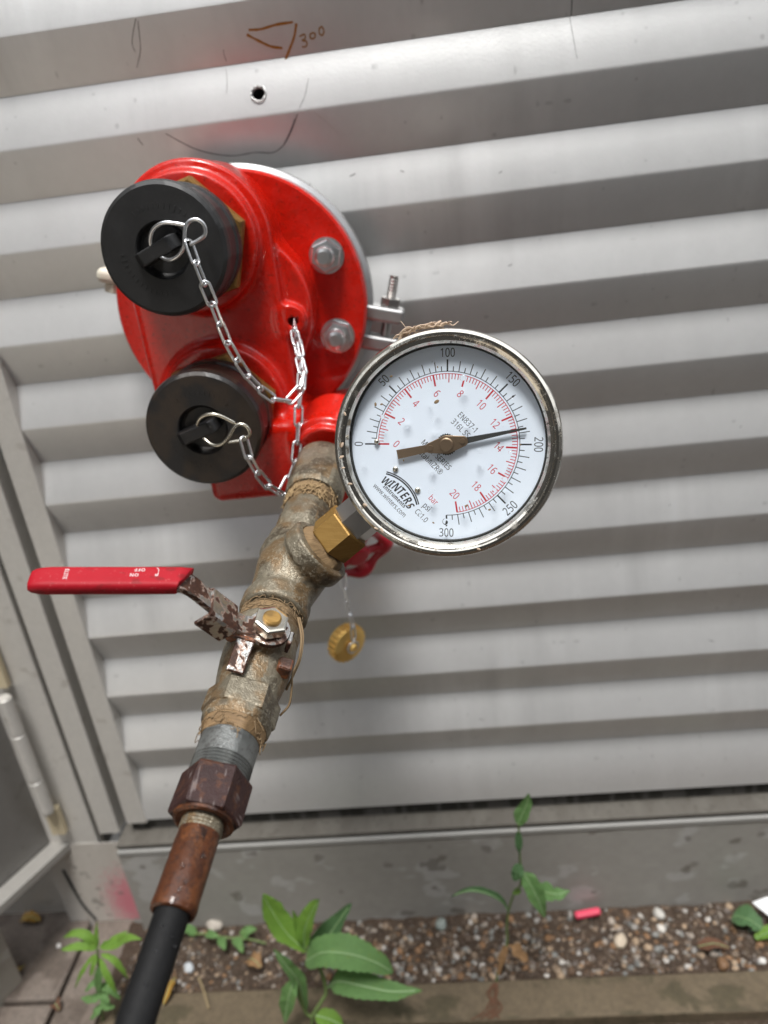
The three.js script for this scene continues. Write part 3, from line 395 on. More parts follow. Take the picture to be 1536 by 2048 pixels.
function cap(label, yc, ang, clipPts, m) {
  const c = thing('blank_cap', label, 'cap', 'blank caps on the fire inlet'), ctr = V(AX - 0.0008, yc, 0.121), H = 0.047;
  const body = [[0, 0], [0.039, 0], [0.0404, 0.002], [0.0404, 0.012], [0.0392, 0.014], [0.0392, 0.034], [0.041, 0.037], [0.0414, 0.041], [0.0404, 0.045], [0.0382, H], [0.0178, H], [0.0170, H - 0.001], [0.0160, H - 0.0055], [0.0145, H - 0.0065], [0, H - 0.0065]];
  const b = part('cap_body', along(lathe(body, 96, 0.5), ctr, V(0, 0, 1)), m, c);
  const dx = V(Math.cos(ang), Math.sin(ang), 0), dy = V(-Math.sin(ang), Math.cos(ang), 0), o = V(ctr.x - 0.003, ctr.y, ctr.z + H - 0.0085);
  const s = new THREE.Shape(); s.moveTo(-0.0145, 0); s.lineTo(-0.0135, 0.012); s.quadraticCurveTo(-0.0125, 0.016, -0.009, 0.0162); s.lineTo(0.009, 0.0162); s.quadraticCurveTo(0.0125, 0.016, 0.0135, 0.012); s.lineTo(0.0145, 0); s.closePath(); const hole = new THREE.Path(); hole.absellipse(0.002, 0.0055, 0.0062, 0.0045, 0, Math.PI * 2); s.holes.push(hole);
  const lg = new THREE.ExtrudeGeometry(s, { depth: 0.0065, bevelEnabled: true, bevelThickness: 0.0012, bevelSize: 0.0008, bevelSegments: 3, curveSegments: 16 }); lg.translate(0, 0, -0.00325); lg.deleteAttribute('normal'); lg.deleteAttribute('uv');
  part('lug', basis(toCreasedNormals(mergeVertices(lg), 0.7), o, dx, V(0, 0, 1), dy.clone().negate()), m, c);
  // faint moulded ring of raised marks
  const marks = []; for (let i = 0; i < 26; i++) { const a = 0.55 + i * 0.13 + (i > 12 ? 0.9 : 0), q = V(ctr.x + 0.0265 * Math.cos(a), ctr.y + 0.0265 * Math.sin(a), ctr.z + H + 0.0001); marks.push(basis(new RoundedBoxGeometry(rr(0.0006, 0.0012), rr(0.002, 0.0036), 0.0003, 1, 0.0001), q, V(-Math.sin(a), Math.cos(a), 0), V(Math.cos(a), Math.sin(a), 0), V(0, 0, 1))); }
  const mk = part('moulded_marks', merge(marks), m, b); mk.userData.kind = 'stuff';
  const cl = thing('spring_clip', label.includes('upper') ? 'bright wire spring clip through the upper black cap' : 'bright wire spring clip through the lower black cap', 'clip', 'spring clips on the caps');
  part('wire', tube(clipPts, 0.00125, 140, 10), label.includes('upper') ? M.zinc : M.zincWarm, cl);
  return c;
}
cap('clean black rubber blank cap on the upper inlet', Y1, 0.38, CLIP1, M.rubber);
cap('brown dusted black rubber blank cap on the lower inlet', Y2, 0.30, CLIP2, M.rubberBrown);
chain('chain looping from the upper cap clip to the red casting ear', CHAIN1);
chain('chain looping from the lower cap clip to the red casting ear', CHAIN2);
{ const drops = []; }

// ---------------------------------------------------------------- drain valve under the inlet: red handwheel, brass cap on a chain
{
  const v = thing('drain_valve', 'red drain valve handwheel below the inlet, partly behind the gauge', 'valve');
  const o = V(-0.079, 0.347, 0.088), ax = V(0.42, -0.42, 0.8).normalize(), x = V(0, 1, 0).cross(ax).normalize(), y = ax.clone().cross(x);
  const f = (X, Y, Z) => { const p = [X - o.x, Y - o.y, Z - o.z], h = p[0] * ax.x + p[1] * ax.y + p[2] * ax.z, a = p[0] * x.x + p[1] * x.y + p[2] * x.z, b = p[0] * y.x + p[1] * y.y + p[2] * y.z, r = Math.hypot(a, b), t = Math.atan2(b, a);
    let d = Math.hypot(r - (0.0265 + 0.0022 * Math.cos(5 * t)), h) - (0.0048 + 0.0014 * Math.cos(5 * t)); for (let i = 0; i < 5; i++) { const q = (i / 5) * Math.PI * 2, ca = Math.cos(q), sa = Math.sin(q), l = a * ca + b * sa, w = -a * sa + b * ca; d = smin(d, sdRBox(l - 0.015, w, h - 0.001, 0.013, 0.0034, 0.003, 0.002), 0.004); d = smin(d, Math.hypot(l - 0.031, w, h + 0.004) - 0.0055, 0.004); } d = smin(d, sdCyl(r, h, 0.0095, 0.007, 0.002), 0.004); return d; };
  part('handwheel', sdfMesh(f, o, 0.043, 64), M.redPlastic, v);
  part('spindle', along(new THREE.CylinderGeometry(0.004, 0.004, 0.05, 16), o.clone().addScaledVector(ax, -0.018), ax), M.brassBright, v);
  part('valve_body', tube([[-0.079, 0.425, 0.078], [-0.079, 0.40, 0.074], [-0.084, 0.37, 0.066], [-0.09, 0.36, 0.06]], 0.013, 30, 16), M.red, v);
  const c = thing('knurled_plug', 'knurled brass cap hanging on a short chain below the gauge', 'cap'); const ca = V(0.66, -0.12, 0.74).normalize(), co = V(-0.1005, 0.2565, 0.085);
  part('cap_body', along(lathe([[0, 0], [0.0155, 0], [0.0168, 0.0012], [0.0172, 0.0035], [0.0172, 0.0105], [0.0165, 0.0125], [0.0148, 0.0135], [0.0062, 0.0137], [0, 0.0137]], 64), co.clone().addScaledVector(ca, -0.006), ca), M.brassBright, c);
  for (let i = 0; i < 22; i++) { const a = (i / 22) * Math.PI * 2, g = new RoundedBoxGeometry(0.0029, 0.0085, 0.0028, 1, 0.0006); g.translate(0, 0.001, 0.0173); g.rotateY(a); part('knurl_rib', along(g, co, ca), M.brassBright, c); }
  part('pin', along(lathe([[0, 0], [0.0042, 0], [0.0042, 0.004], [0.003, 0.0058], [0, 0.006]], 20), co.clone().addScaledVector(ca, 0.0077), ca), M.brassBright, c);
  part('ring', along(new THREE.TorusGeometry(0.0055, 0.0011, 8, 24).rotateX(Math.PI / 2), co.clone().addScaledVector(ca, 0.0105), ca), M.zinc, c);
  chain('short chain from the red handwheel down to the brass cap', [[-0.0926, 0.330, 0.093], [-0.0921, 0.3107, 0.095], [-0.0913, 0.2935, 0.096], [-0.0905, 0.2789, 0.096], [-0.0915, 0.2655, 0.095]], 0.0134);
}
// ---------------------------------------------------------------- test rig: frame of the pipe axis
const PW = V(0.4241, 0.8707, 0.249).normalize(), PE = V().crossVectors(PD, PW).normalize();
const at = (t, w = 0, e = 0) => PA.clone().addScaledVector(PD, t).addScaledVector(PW, w).addScaledVector(PE, e);
const onPipe = (g, t, roll = 0) => along(g, at(t), PD, roll);
function strands(n, t0, t1, R, len, r, spread = 1) { // loose fibres wound and sticking out round a joint
  const gs = [];
  for (let i = 0; i < n; i++) { const a = rnd() * 6.28, t = rr(t0, t1), l = rr(0.4, 1) * len, da = rr(-1, 1) * (l / R) * 0.8, k = rr(0, 0.35) * spread, pts = []; for (let j = 0; j < 5; j++) { const s = j / 4, q = a + da * s, rad = R + 0.0004 + k * l * s * s * rnd(); pts.push(at(t + (t1 - t0) * 0.6 * (rnd() - 0.5) * s).addScaledVector(PW, rad * Math.cos(q)).addScaledVector(PE, rad * Math.sin(q))); } gs.push(tube(pts, r * rr(0.6, 1.2), 10, 4, false, false)); }
  return merge(gs);
}
const TC = at(0.146), GC = V(0.0042, 0.5018, 0.2850);
const GN0 = V(-0.24, 0.155, 0.958).normalize(), GB = GC.clone().addScaledVector(GN0, -0.019); // a point on the stem axis, behind the dial
const GS = TC.clone().sub(GB).normalize(), GN = GN0.clone().addScaledVector(GS, -GN0.dot(GS)).normalize(); // stem direction, dial normal
const SL = TC.distanceTo(GB);
{
  // coupling screwed into the red boss
  const c = thing('pipe_socket', 'stained grey iron pipe socket screwed into the red casting boss', 'pipe fitting', 'fittings of the test rig');
  part('socket', onPipe(lathe([[0.012, 0], [0.0188, 0], [0.0196, 0.0015], [0.0196, 0.036], [0.0192, 0.041], [0.0176, 0.044], [0.0135, 0.0442], [0.012, 0.04]], 64, 0.7), 0.022), M.galv, c);
  part('hemp_seal', onPipe(lathe([[0.0100, 0], [0.0162, 0.0008], [0.0168, 0.004], [0.0155, 0.008], [0.0142, 0.013], [0.0100, 0.014]], 40, 0.9), 0.0658), M.hemp, c);
  part('fibres', strands(170, 0.062, 0.082, 0.0158, 0.022, 0.00034, 0.55), M.fibre, c).userData.kind = 'stuff';
  const n = thing('pipe_nipple', 'clay smeared iron nipple between socket and tee', 'pipe fitting', 'fittings of the test rig');
  part('nipple', onPipe(lathe([[0.0100, 0], [0.0150, 0.0005], [0.0158, 0.003], [0.0158, 0.014], [0.0165, 0.0155], [0.0165, 0.0245], [0.0156, 0.027], [0.0152, 0.032], [0.01, 0.0325]], 56, 0.7), 0.0795), M.galv, n);
  part('collar', onPipe(lathe([[0.0100, 0], [0.0172, 0.0004], [0.0182, 0.002], [0.0184, 0.008], [0.0176, 0.0105], [0.0155, 0.0108], [0.01, 0.0108]], 56, 0.6), 0.112), M.galv, n);
  // tee
  const t = thing('pipe_tee', 'grey malleable iron tee carrying the gauge branch', 'pipe fitting', 'fittings of the test rig');
  const b = GS.clone().negate(), f = (x, y, z) => {
    const px = x - TC.x, py = y - TC.y, pz = z - TC.z, h = px * PD.x + py * PD.y + pz * PD.z, r = Math.hypot(px - h * PD.x, py - h * PD.y, pz - h * PD.z), g = px * b.x + py * b.y + pz * b.z, q = Math.hypot(px - g * b.x, py - g * b.y, pz - g * b.z);
    let d = sdCyl(r, h - 0.004, 0.0172, 0.0265, 0.003); d = smin(d, sdCyl(q, g - 0.014, 0.0172, 0.014, 0.002), 0.014); d = smin(d, sdCyl(q, g - 0.0245, 0.0206, 0.0052, 0.0018), 0.004); d = smin(d, sdCyl(r, h - 0.0255, 0.0190, 0.0055, 0.002), 0.004); d = smin(d, sdCyl(r, h + 0.0195, 0.0196, 0.0042, 0.0016), 0.004);
    d = Math.max(d, -sdCyl(q, g - 0.032, 0.0160, 0.006, 0.001)); return d + 0.00035 * (fbm(x * 260, y * 260, z * 260, 3) - 0.5);
  };
  part('tee_body', sdfMesh(f, TC, 0.04, 110), M.galv, t);
  part('hemp_plug', along(lathe([[0, 0], [0.0160, 0], [0.0158, 0.0045], [0.0140, 0.0075], [0.0115, 0.0095], [0, 0.010]], 40, 0.9), TC.clone().addScaledVector(b, 0.0255), b), M.hemp, t);
  part('fibres', strands(90, 0.176, 0.188, 0.0168, 0.03, 0.00026, 0.05), M.fibreDark, t).userData.kind = 'stuff';
  // brass adapter and gauge stem
  const br = thing('brass_adapter', 'worn brass hexagon adapter between tee and gauge stem', 'pipe fitting', 'fittings of the test rig');
  part('hexagon', along(hex(0.0148, 0.0175, 0.0012), TC.clone().addScaledVector(b, 0.0345), b, 0.55), M.brass, br);
  part('dark_gap_core', along(lathe([[0, 0], [0.0098, 0], [0.0098, 0.006], [0, 0.006]], 32), TC.clone().addScaledVector(b, 0.0515), b), M.dark, br);  // near-black core in the dark gap between brass and stem
}
// ---------------------------------------------------------------- pressure gauge
{
  const g = thing('pressure_gauge', 'round steel pressure gauge with white dial reading about 190', 'pressure gauge');
  const zn = GN, yn = GS.clone().negate(), xn = V().crossVectors(yn, zn);
  g.position.copy(GC); g.quaternion.setFromRotationMatrix(new THREE.Matrix4().makeBasis(xn, yn, zn));
  const zl = (pts, seg = 128, cr = 0.5) => lathe(pts, seg, cr).rotateX(Math.PI / 2); // (r, z)
  part('case', zl([[0, -0.052], [0.051, -0.052], [0.0555, -0.0495], [0.0574, -0.046], [0.0574, -0.012], [0.0568, -0.008], [0.0568, -0.004]], 128), M.chrome, g);
  part('bezel', zl([[0.0535, -0.0045], [0.0572, -0.0045], [0.0588, -0.0034], [0.0591, -0.001], [0.0588, 0.0062], [0.0581, 0.0086], [0.0566, 0.0098], [0.0553, 0.0099], [0.0546, 0.0092], [0.0538, 0.0089], [0.0526, 0.0082], [0.0517, 0.0066], [0.0513, 0.0058], [0.0513, 0.0004], [0.0535, 0.0002]], 160, 0.35), M.chrome, g);
  part('gap_tone', zl([[0.0505, -0.0004], [0.0512, -0.0004], [0.0512, 0.0022], [0.0509, 0.0024], [0.0505, 0.0008]], 128), M.dark, g);  // black ring holds the shade in the gap round the dial
  // dial print; bluish ground carries the sky reflected in the glass
  const N = 1536, cv = document.createElement('canvas'); cv.width = cv.height = N; const c = cv.getContext('2d'); c.fillStyle = '#e8f3ff'; c.fillRect(0, 0, N, N); c.translate(N / 2, N / 2); const K = (N / 2) * 0.96 / 590; // photo dial radius 590 units
  c.scale(K, K); const pol = (psi, r) => { const a = ((225 - psi * 0.9) * Math.PI) / 180; return [r * Math.cos(a), -r * Math.sin(a)]; };
  const tick = (psi, r0, r1, w, col) => { const [x0, y0] = pol(psi, r0), [x1, y1] = pol(psi, r1); c.strokeStyle = col; c.lineWidth = w; c.beginPath(); c.moveTo(x0, y0); c.lineTo(x1, y1); c.stroke(); };
  const arc = (r, p0, p1, w, col) => { c.strokeStyle = col; c.lineWidth = w; c.beginPath(); c.arc(0, 0, r, (-(225 - p0 * 0.9) * Math.PI) / 180, (-(225 - p1 * 0.9) * Math.PI) / 180); c.stroke(); };
  const black = '#17191c', red = '#bd1528';
  arc(438, 0, 300, 4, black); arc(424, 0, 290.1, 4, red);
  for (let i = 0; i <= 300; i += 5) tick(i, 438, i % 50 === 0 ? 508 : i % 10 === 0 ? 502 : 468, i % 50 === 0 ? 9 : 5, black);
  for (let i = 0; i <= 100; i++) { const p = i * 0.2 * 14.504; tick(p, 424, i % 10 === 0 ? 356 : i % 5 === 0 ? 372 : 392, i % 10 === 0 ? 10 : i % 5 === 0 ? 5.5 : 4.5, red); }
  c.textAlign = 'center'; c.textBaseline = 'middle'; c.fillStyle = black;
  for (const p of [0, 50, 100, 150, 200, 250, 300]) { const [x, y] = pol(p, 548); c.save(); c.translate(x, y); c.rotate((p * 0.9 - 135 + (p > 210 ? 180 : 0)) * Math.PI / 180); c.scale(0.78, 1); c.font = '72px sans-serif'; c.fillText(String(p), 0, 0); c.restore(); }
  c.fillStyle = red; for (let b = 0; b <= 20; b += 2) { const [x, y] = pol(b * 14.504, 312); c.save(); c.translate(x, y); c.scale(0.8, 1); c.font = '64px sans-serif'; c.fillText(String(b), 0, 0); c.restore(); }
  c.fillStyle = black; const say = (s, x, y, px, st = 'normal', col = black, sx = 0.82) => { c.save(); c.fillStyle = col; c.translate(x, y); c.scale(sx, 1); c.font = `${st} ${px}px sans-serif`; c.fillText(s, 0, 0); c.restore(); };
  say('EN837-1', -4, -182, 50); say('316L SS', -10, -126, 50); say('M-PFP SERIES', 0, 92, 48); say('StabiliZR®', 10, 148, 50);
  say('bar', 186, 302, 52, 'normal', red); say('psi', 190, 362, 52); say('CL1.0', 204, 424, 48);
  { // arched maker's mark
    const s = 'WINTERS'; c.fillStyle = black; c.font = 'italic bold 74px sans-serif'; const w = 215; for (let i = 0; i < s.length; i++) { const t = i / (s.length - 1) - 0.5; c.save(); c.translate(-0 + t * w, 408 + 46 * t * t * 2); c.rotate(t * 0.35); c.scale(0.78, 1.05 - 0.5 * t * t); c.fillText(s[i], 0, 0); c.restore(); }
    for (const [r, lw] of [[268, 7], [256, 9]]) { c.strokeStyle = black; c.lineWidth = lw; c.beginPath(); c.arc(0, 352 + 268 - 6, r, -Math.PI / 2 - 0.56, -Math.PI / 2 + 0.56); c.stroke(); }
    say('Instruments', 0, 458, 38, 'bold'); say('www.winters.com', -2, 500, 42);
  }
  const dt = new THREE.CanvasTexture(cv); dt.colorSpace = THREE.SRGBColorSpace; dt.anisotropy = 8;
  const dial = part('dial', new THREE.CircleGeometry(0.0507, 128), std({ map: dt, roughness: 0.55 }), g, true);
  const u = dial.geometry.attributes.uv, pp = dial.geometry.attributes.position; for (let i = 0; i < u.count; i++) u.setXY(i, 0.5 + (pp.getX(i) / 0.0506) * 0.48, 0.5 + (pp.getY(i) / 0.0506) * 0.48);
  part('dial_plate', zl([[0, -0.004], [0.0512, -0.004], [0.0512, -0.0006], [0, -0.0006]], 96), M.dark, g);
  const TURN = 0.085; dial.rotation.z = TURN;
  for (const [x, y] of [[-0.0098, -0.0287], [0.0064, -0.0282]]) part('screw', new THREE.SphereGeometry(0.0016, 16, 10).scale(1, 1, 0.6).translate(x, y, 0.0004).rotateZ(TURN), M.zincWarm, g);
  part('zero_pin', new THREE.SphereGeometry(0.0015, 16, 10).translate(-0.0272, -0.0252, 0.0012).rotateZ(TURN), M.zincWarm, g);
  // pointer
  const pa = ((225 - 187 * 0.9) * Math.PI) / 180 + TURN, rot = (q) => q.rotateZ(pa);
  const needle = new THREE.Shape(); needle.moveTo(0.006, -0.0018); needle.lineTo(0.0415, -0.0005); needle.lineTo(0.0415, 0.0005); needle.lineTo(0.006, 0.0018); needle.closePath();
  const tail = new THREE.Shape(); tail.moveTo(-0.008, -0.0019); tail.lineTo(-0.0265, -0.0024); tail.lineTo(-0.0265, 0.0024); tail.lineTo(-0.008, 0.0019); tail.closePath();
  const ex = (s, d) => new THREE.ExtrudeGeometry(s, { depth: d, bevelEnabled: false });
  const po = part('pointer', rot(ex(needle, 0.0005).translate(0, 0, 0.0022)), M.dark, g);
  part('counterweight', rot(ex(tail, 0.0005).translate(0, 0, 0.0022)), M.bronze, po);
  const hp = new THREE.Shape(); hp.absarc(0.0085, 0, 0.0026, -Math.PI / 2, Math.PI / 2); hp.absarc(0, 0, 0.0046, 1.2, Math.PI - 1.2); hp.absarc(-0.0085, 0, 0.0026, Math.PI / 2, 1.5 * Math.PI); hp.absarc(0, 0, 0.0046, Math.PI + 1.2, 2 * Math.PI - 1.2);
  part('hub_plate', rot(new THREE.ExtrudeGeometry(hp, { depth: 0.0006, bevelEnabled: true, bevelSize: 0.0002, bevelThickness: 0.0002, bevelSegments: 2 }).translate(0, 0, 0.0029)), M.bronze, po);
  const teeth = new THREE.Shape(); for (let i = 0; i < 56; i++) { const a = (i / 56) * 6.2832, r = i % 2 ? 0.0058 : 0.0052; i ? teeth.lineTo(r * Math.cos(a), r * Math.sin(a)) : teeth.moveTo(r, 0); } teeth.closePath();
  part('gear_ring', ex(teeth, 0.0006).translate(0, 0, 0.0015), M.dark, po);
  part('hub', zl([[0, 0.0054], [0.0006, 0.0052], [0.003, 0.0052], [0.0036, 0.0046], [0.0036, 0.003]], 32), M.bronze, po);
  for (const x of [0.0085, -0.0085]) part('hub_screw', rot(zl([[0, 0.0046], [0.0013, 0.0044], [0.0015, 0.0034]], 20).translate(x, 0, 0)), M.bronze, po);
  const glass = part('glass', zl([[0, 0.0068], [0.0515, 0.0068]], 96), M.glass, g);
  const spots = [[0.6, 1.2], [0.7, 0.35], [0.78, 0.0], [0.62, -0.4], [0.8, -0.7], [0.5, -1.0], [0.9, -1.25], [0.7, 2.2], [0.85, 2.6], [0.3, 2.9], [0.55, 3.3], [0.72, 3.6], [0.88, 4.1], [0.4, 1.9], [0.66, 0.75], [0.83, 1.5], [0.2, -1.5], [0.48, 3.7], [0.93, -0.35], [0.76, -1.05], [0.58, 2.75], [0.35, 0.7], [0.86, 3.2], [0.68, 0.12]];
  for (const [r, a] of spots) { const s = rr(0.0006, 0.0019); part('water_drop', new THREE.SphereGeometry(s, 14, 8, 0, 6.2832, 0, Math.PI / 2).rotateX(Math.PI / 2).scale(1, rr(0.8, 1.3), 0.55).translate(0.05 * r * Math.cos(a), 0.05 * r * Math.sin(a), 0.00695), M.water, g); }
  for (let i = 0; i < 9; i++) { const a = rr(3.6, 6.0), s = rr(0.0005, 0.0012); part('mud_fleck', new THREE.IcosahedronGeometry(s, 1).scale(1.5, 0.7, 0.35).rotateZ(rr(0, 3)).translate(rr(0.0545, 0.0565) * Math.cos(a), rr(0.052, 0.0575) * Math.sin(a), 0.0098), M.fibrePale, g); }
  for (const [x, y, s] of [[-0.02, 0.0105, 0.0011], [-0.0395, -0.0145, 0.0008], [-0.0375, -0.012, 0.0006], [-0.045, 0.001, 0.0006], [0.024, 0.029, 0.0005], [0.031, -0.012, 0.0007], [0.012, -0.035, 0.0006], [-0.033, 0.022, 0.0004], [0.04, -0.004, 0.0006], [0.027, -0.031, 0.0005], [-0.008, -0.022, 0.0004], [0.018, 0.02, 0.0004]]) part('dirt_speck', new THREE.IcosahedronGeometry(s, 1).scale(1.4, 0.8, 0.3).rotateZ(s * 7000).translate(x, y, 0.0071), M.fibreDark, g);
  // stem
  part('stem_hexagon', hex(0.0127, 0.0165, 0.0008).rotateY(0.2).translate(0, -SL + 0.0545, -0.019), M.stainless, g);
  part('stem_neck', new THREE.CylinderGeometry(0.0105, 0.0105, 0.03, 24).translate(0, -0.048, -0.019), M.stainless, g);
  // scraps of dried fibre stuck on the rim
  const gs = []; for (let i = 0; i < 34; i++) { const a0 = rr(2.50, 2.92), pts = [], l = rr(0.004, 0.013), r0 = 0.0592; for (let j = 0; j < 5; j++) { const s = j / 4, a = a0 - (l / 0.06) * s + rr(-0.02, 0.02), r = r0 + 0.0008 + rr(0, 0.0016) * (1 + s); pts.push(V(r * Math.cos(a), r * Math.sin(a), rr(-0.004, 0.004))); } gs.push(tube(pts, rr(0.00018, 0.0004), 12, 4, false, false)); }
  const a1 = 2.80, rad = (r, a, z) => V(r * Math.cos(a), r * Math.sin(a), z); for (let i = 0; i < 7; i++) gs.push(tube([rad(0.0592, a1 + 0.05 + i * 0.006, 0.002), rad(0.0615 + i * 0.0003, a1 + 0.05 - i * 0.012, 0.003), rad(0.0630 - i * 0.0002, a1 - 0.02 - i * 0.008, 0.003), rad(0.0605, a1 - 0.06, 0.002)], 0.00028, 14, 4, false, false)); gs.push(tube([rad(0.0595, a1 - 0.03, 0.002), rad(0.0635, a1 - 0.015, 0.002), rad(0.0675, a1 + 0.005, 0.002)], 0.00022, 10, 4, false, false));
  const fb = thing('dried_fibres', 'pale dried hemp fibres stuck on top of the gauge rim', 'fibres'); fb.position.copy(g.position); fb.quaternion.copy(g.quaternion); part('fibre_scrap', merge(gs), M.fibrePale, fb).userData.kind = 'stuff';
}
// ---------------------------------------------------------------- ball valve with red lever
const hd = PE.clone().multiplyScalar(Math.cos(0.25)).addScaledVector(PD, Math.sin(0.25)).normalize(), hs = V().crossVectors(PW, hd).normalize(); // lever direction, sideways
{
  const v = thing('ball_valve', 'rusty ball valve with red sleeved lever handle', 'valve');
  const TV = 0.209;
  const f = (x, y, z) => { const c = at(TV), px = x - c.x, py = y - c.y, pz = z - c.z, h = px * PD.x + py * PD.y + pz * PD.z, r = Math.hypot(px - h * PD.x, py - h * PD.y, pz - h * PD.z), w = px * PW.x + py * PW.y + pz * PW.z, q = Math.hypot(px - w * PW.x, py - w * PW.y, pz - w * PW.z);
    let d = Math.hypot(r, h * 0.62) - 0.0182; d = smin(d, sdCyl(r, h + 0.012, 0.0160, 0.0105, 0.003), 0.006); d = smin(d, sdCyl(r, h - 0.015, 0.0154, 0.018, 0.003), 0.006); d = smin(d, sdCyl(q, w - 0.016, 0.0085, 0.0075, 0.001), 0.005); return d + 0.0003 * (fbm(x * 260, y * 260, z * 260, 3) - 0.5); };
  part('valve_body', sdfMesh(f, at(TV + 0.004), 0.04, 96), M.galv, v);
  part('end_ring', onPipe(lathe([[0.01, 0], [0.0178, 0.0004], [0.0180, 0.0015], [0.0180, 0.008], [0.0170, 0.0095], [0.01, 0.0095]], 56), 0.1875), M.galv, v);
  part('end_hexagon', onPipe(hex(0.0181, 0.0150, 0.0016), 0.2320, 0.5), M.galv, v);
  part('end_collar', onPipe(lathe([[0.01, 0], [0.0166, 0.0003], [0.0170, 0.002], [0.0166, 0.0045], [0.0156, 0.006], [0.01, 0.0065]], 56, 0.7), 0.2460), M.galv, v);
  part('hemp_seal', onPipe(lathe([[0.01, 0], [0.0154, 0.0004], [0.0150, 0.004], [0.0141, 0.0075], [0.01, 0.008]], 48, 0.9), 0.2515), M.paste, v);
  part('hemp_ring', onPipe(lathe([[0.01, 0], [0.0165, 0.0005], [0.0172, 0.003], [0.0165, 0.008], [0.01, 0.009]], 48, 0.9), 0.1795), M.hemp, v);
  part('fibres', strands(36, 0.249, 0.262, 0.0150, 0.022, 0.00024, 0.25), M.fibreDark, v).userData.kind = 'stuff';
  // stop lugs cast on the body
  for (const [e, d] of [[0.0155, -0.002], [-0.0135, 0.010]]) part('stop_lug', basis(new RoundedBoxGeometry(0.0075, 0.009, 0.0075, 3, 0.0016), at(TV + d, 0.0135, e), PE, PW, PD), M.rustOrange, v);
  const o = at(TV, 0.0225);
  part('packing_gland', along(lathe([[0, 0], [0.0068, 0], [0.0072, 0.003], [0.0062, 0.0045], [0, 0.0045]], 32), at(TV, 0.0195), PW), M.rustDark, v);
  const lv = (x, y, z) => o.clone().addScaledVector(hd, x).addScaledVector(hs, y).addScaledVector(PW, z);
  // lever: stamped plate under the nut, cranked arm
  const strip = (path, w, th) => { // path of [along, height] pairs, plate of width w
    const s = new THREE.Shape(); const up = [], dn = []; path.forEach((p, i) => { const a = path[Math.max(0, i - 1)], b = path[Math.min(path.length - 1, i + 1)], l = Math.hypot(b[0] - a[0], b[1] - a[1]), nx = -(b[1] - a[1]) / l, ny = (b[0] - a[0]) / l; up.push([p[0] + nx * th / 2, p[1] + ny * th / 2]); dn.push([p[0] - nx * th / 2, p[1] - ny * th / 2]); });
    [...up, ...dn.reverse()].forEach((p, i) => (i ? s.lineTo(p[0], p[1]) : s.moveTo(p[0], p[1]))); s.closePath();
    const g = new THREE.ExtrudeGeometry(s, { depth: w - 0.0008, bevelEnabled: true, bevelThickness: 0.0004, bevelSize: 0.0003, bevelSegments: 2 }); g.translate(0, 0, -(w - 0.0008) / 2); g.deleteAttribute('normal'); g.deleteAttribute('uv'); return toCreasedNormals(mergeVertices(g), 0.5); };
  const lev = (g) => basis(g, o, hd, PW, hs.clone().negate());
  part('lever_plate', along(lathe([[0.004, 0], [0.0108, 0], [0.0108, 0.0024], [0.004, 0.0024]], 40), o.clone().addScaledVector(PW, 0.0022), PW), M.steelRust, v);
  part('lever_arm', lev(strip([[0.004, 0.0034], [0.0115, 0.0036], [0.0140, 0.0044], [0.0170, 0.0062], [0.0395, 0.0258], [0.0428, 0.0282], [0.0460, 0.0293], [0.050, 0.0290], [0.10, 0.0192]], 0.0115, 0.0026)), M.steelRust, v);
  // folded locking sleeve on the crank
  const sl = (g) => { const q = V().addScaledVector(hd, 0.790).addScaledVector(PW, 0.612).normalize(), n = V().crossVectors(q, hs).normalize(); if (n.dot(camera.position.clone().sub(o)) < 0) n.negate(); return basis(g, lv(0.0255, 0, 0.0128), q, hs.clone(), n.clone()); };
  const sg = []; { const u = new THREE.Shape(); [[0.0084, -0.0075], [0.0098, -0.0070], [0.0098, 0.0016], [0.0092, 0.0030], [0.0078, 0.0036], [-0.0052, 0.0036], [-0.0066, 0.0030], [-0.0071, 0.0016], [-0.0071, -0.002], [-0.0057, -0.002], [-0.0057, 0.0012], [-0.0048, 0.0021], [0.0072, 0.0021], [0.0082, 0.0012]].forEach((q, i) => (i ? u.lineTo(q[0], q[1]) : u.moveTo(q[0], q[1]))); u.closePath(); const e = new THREE.ExtrudeGeometry(u, { depth: 0.0165, bevelEnabled: true, bevelThickness: 0.0003, bevelSize: 0.0003, bevelSegments: 2 }); e.translate(0, 0, -0.008); e.applyMatrix4(new THREE.Matrix4().makeBasis(V(0, 1, 0), V(0, 0, 1), V(1, 0, 0))); sg.push(e); }
  part('locking_sleeve', sl(sg[0]), M.steelRust, v);
  // stop tabs folded down from the plate
  part('stop_tab', basis(new RoundedBoxGeometry(0.0088, 0.0024, 0.022, 2, 0.0009), lv(0.009, 0, 0).addScaledVector(PD, 0.0125).addScaledVector(PW, -0.0005), PE, V().addScaledVector(PW, 0.9).addScaledVector(PD, 0.44).normalize(), V().addScaledVector(PD, 0.9).addScaledVector(PW, -0.44).normalize()), M.steelRust, v);
  part('stop_tab', basis(new RoundedBoxGeometry(0.0024, 0.0078, 0.0085, 2, 0.0009), at(TV + 0.001, 0.0225, -0.0118), PE, PW, PD), M.steelRust, v);
  part('lever_bridge', basis(new RoundedBoxGeometry(0.011, 0.0024, 0.0085, 2, 0.0009), lv(0.010, 0.0, 0.0026).addScaledVector(PD, 0.004), PE, PW, PD), M.rustOrange, v);
  const nut = part('stem_nut', along(hex(0.0088, 0.0066, 0.0012), o.clone().addScaledVector(PW, 0.0048), PW, 0.5), M.zincWarm, v);
  part('stem', along(lathe([[0, 0], [0.0046, 0], [0.0046, 0.0125], [0.0038, 0.0133], [0, 0.0133]], 28), o, PW), M.brass, nut);
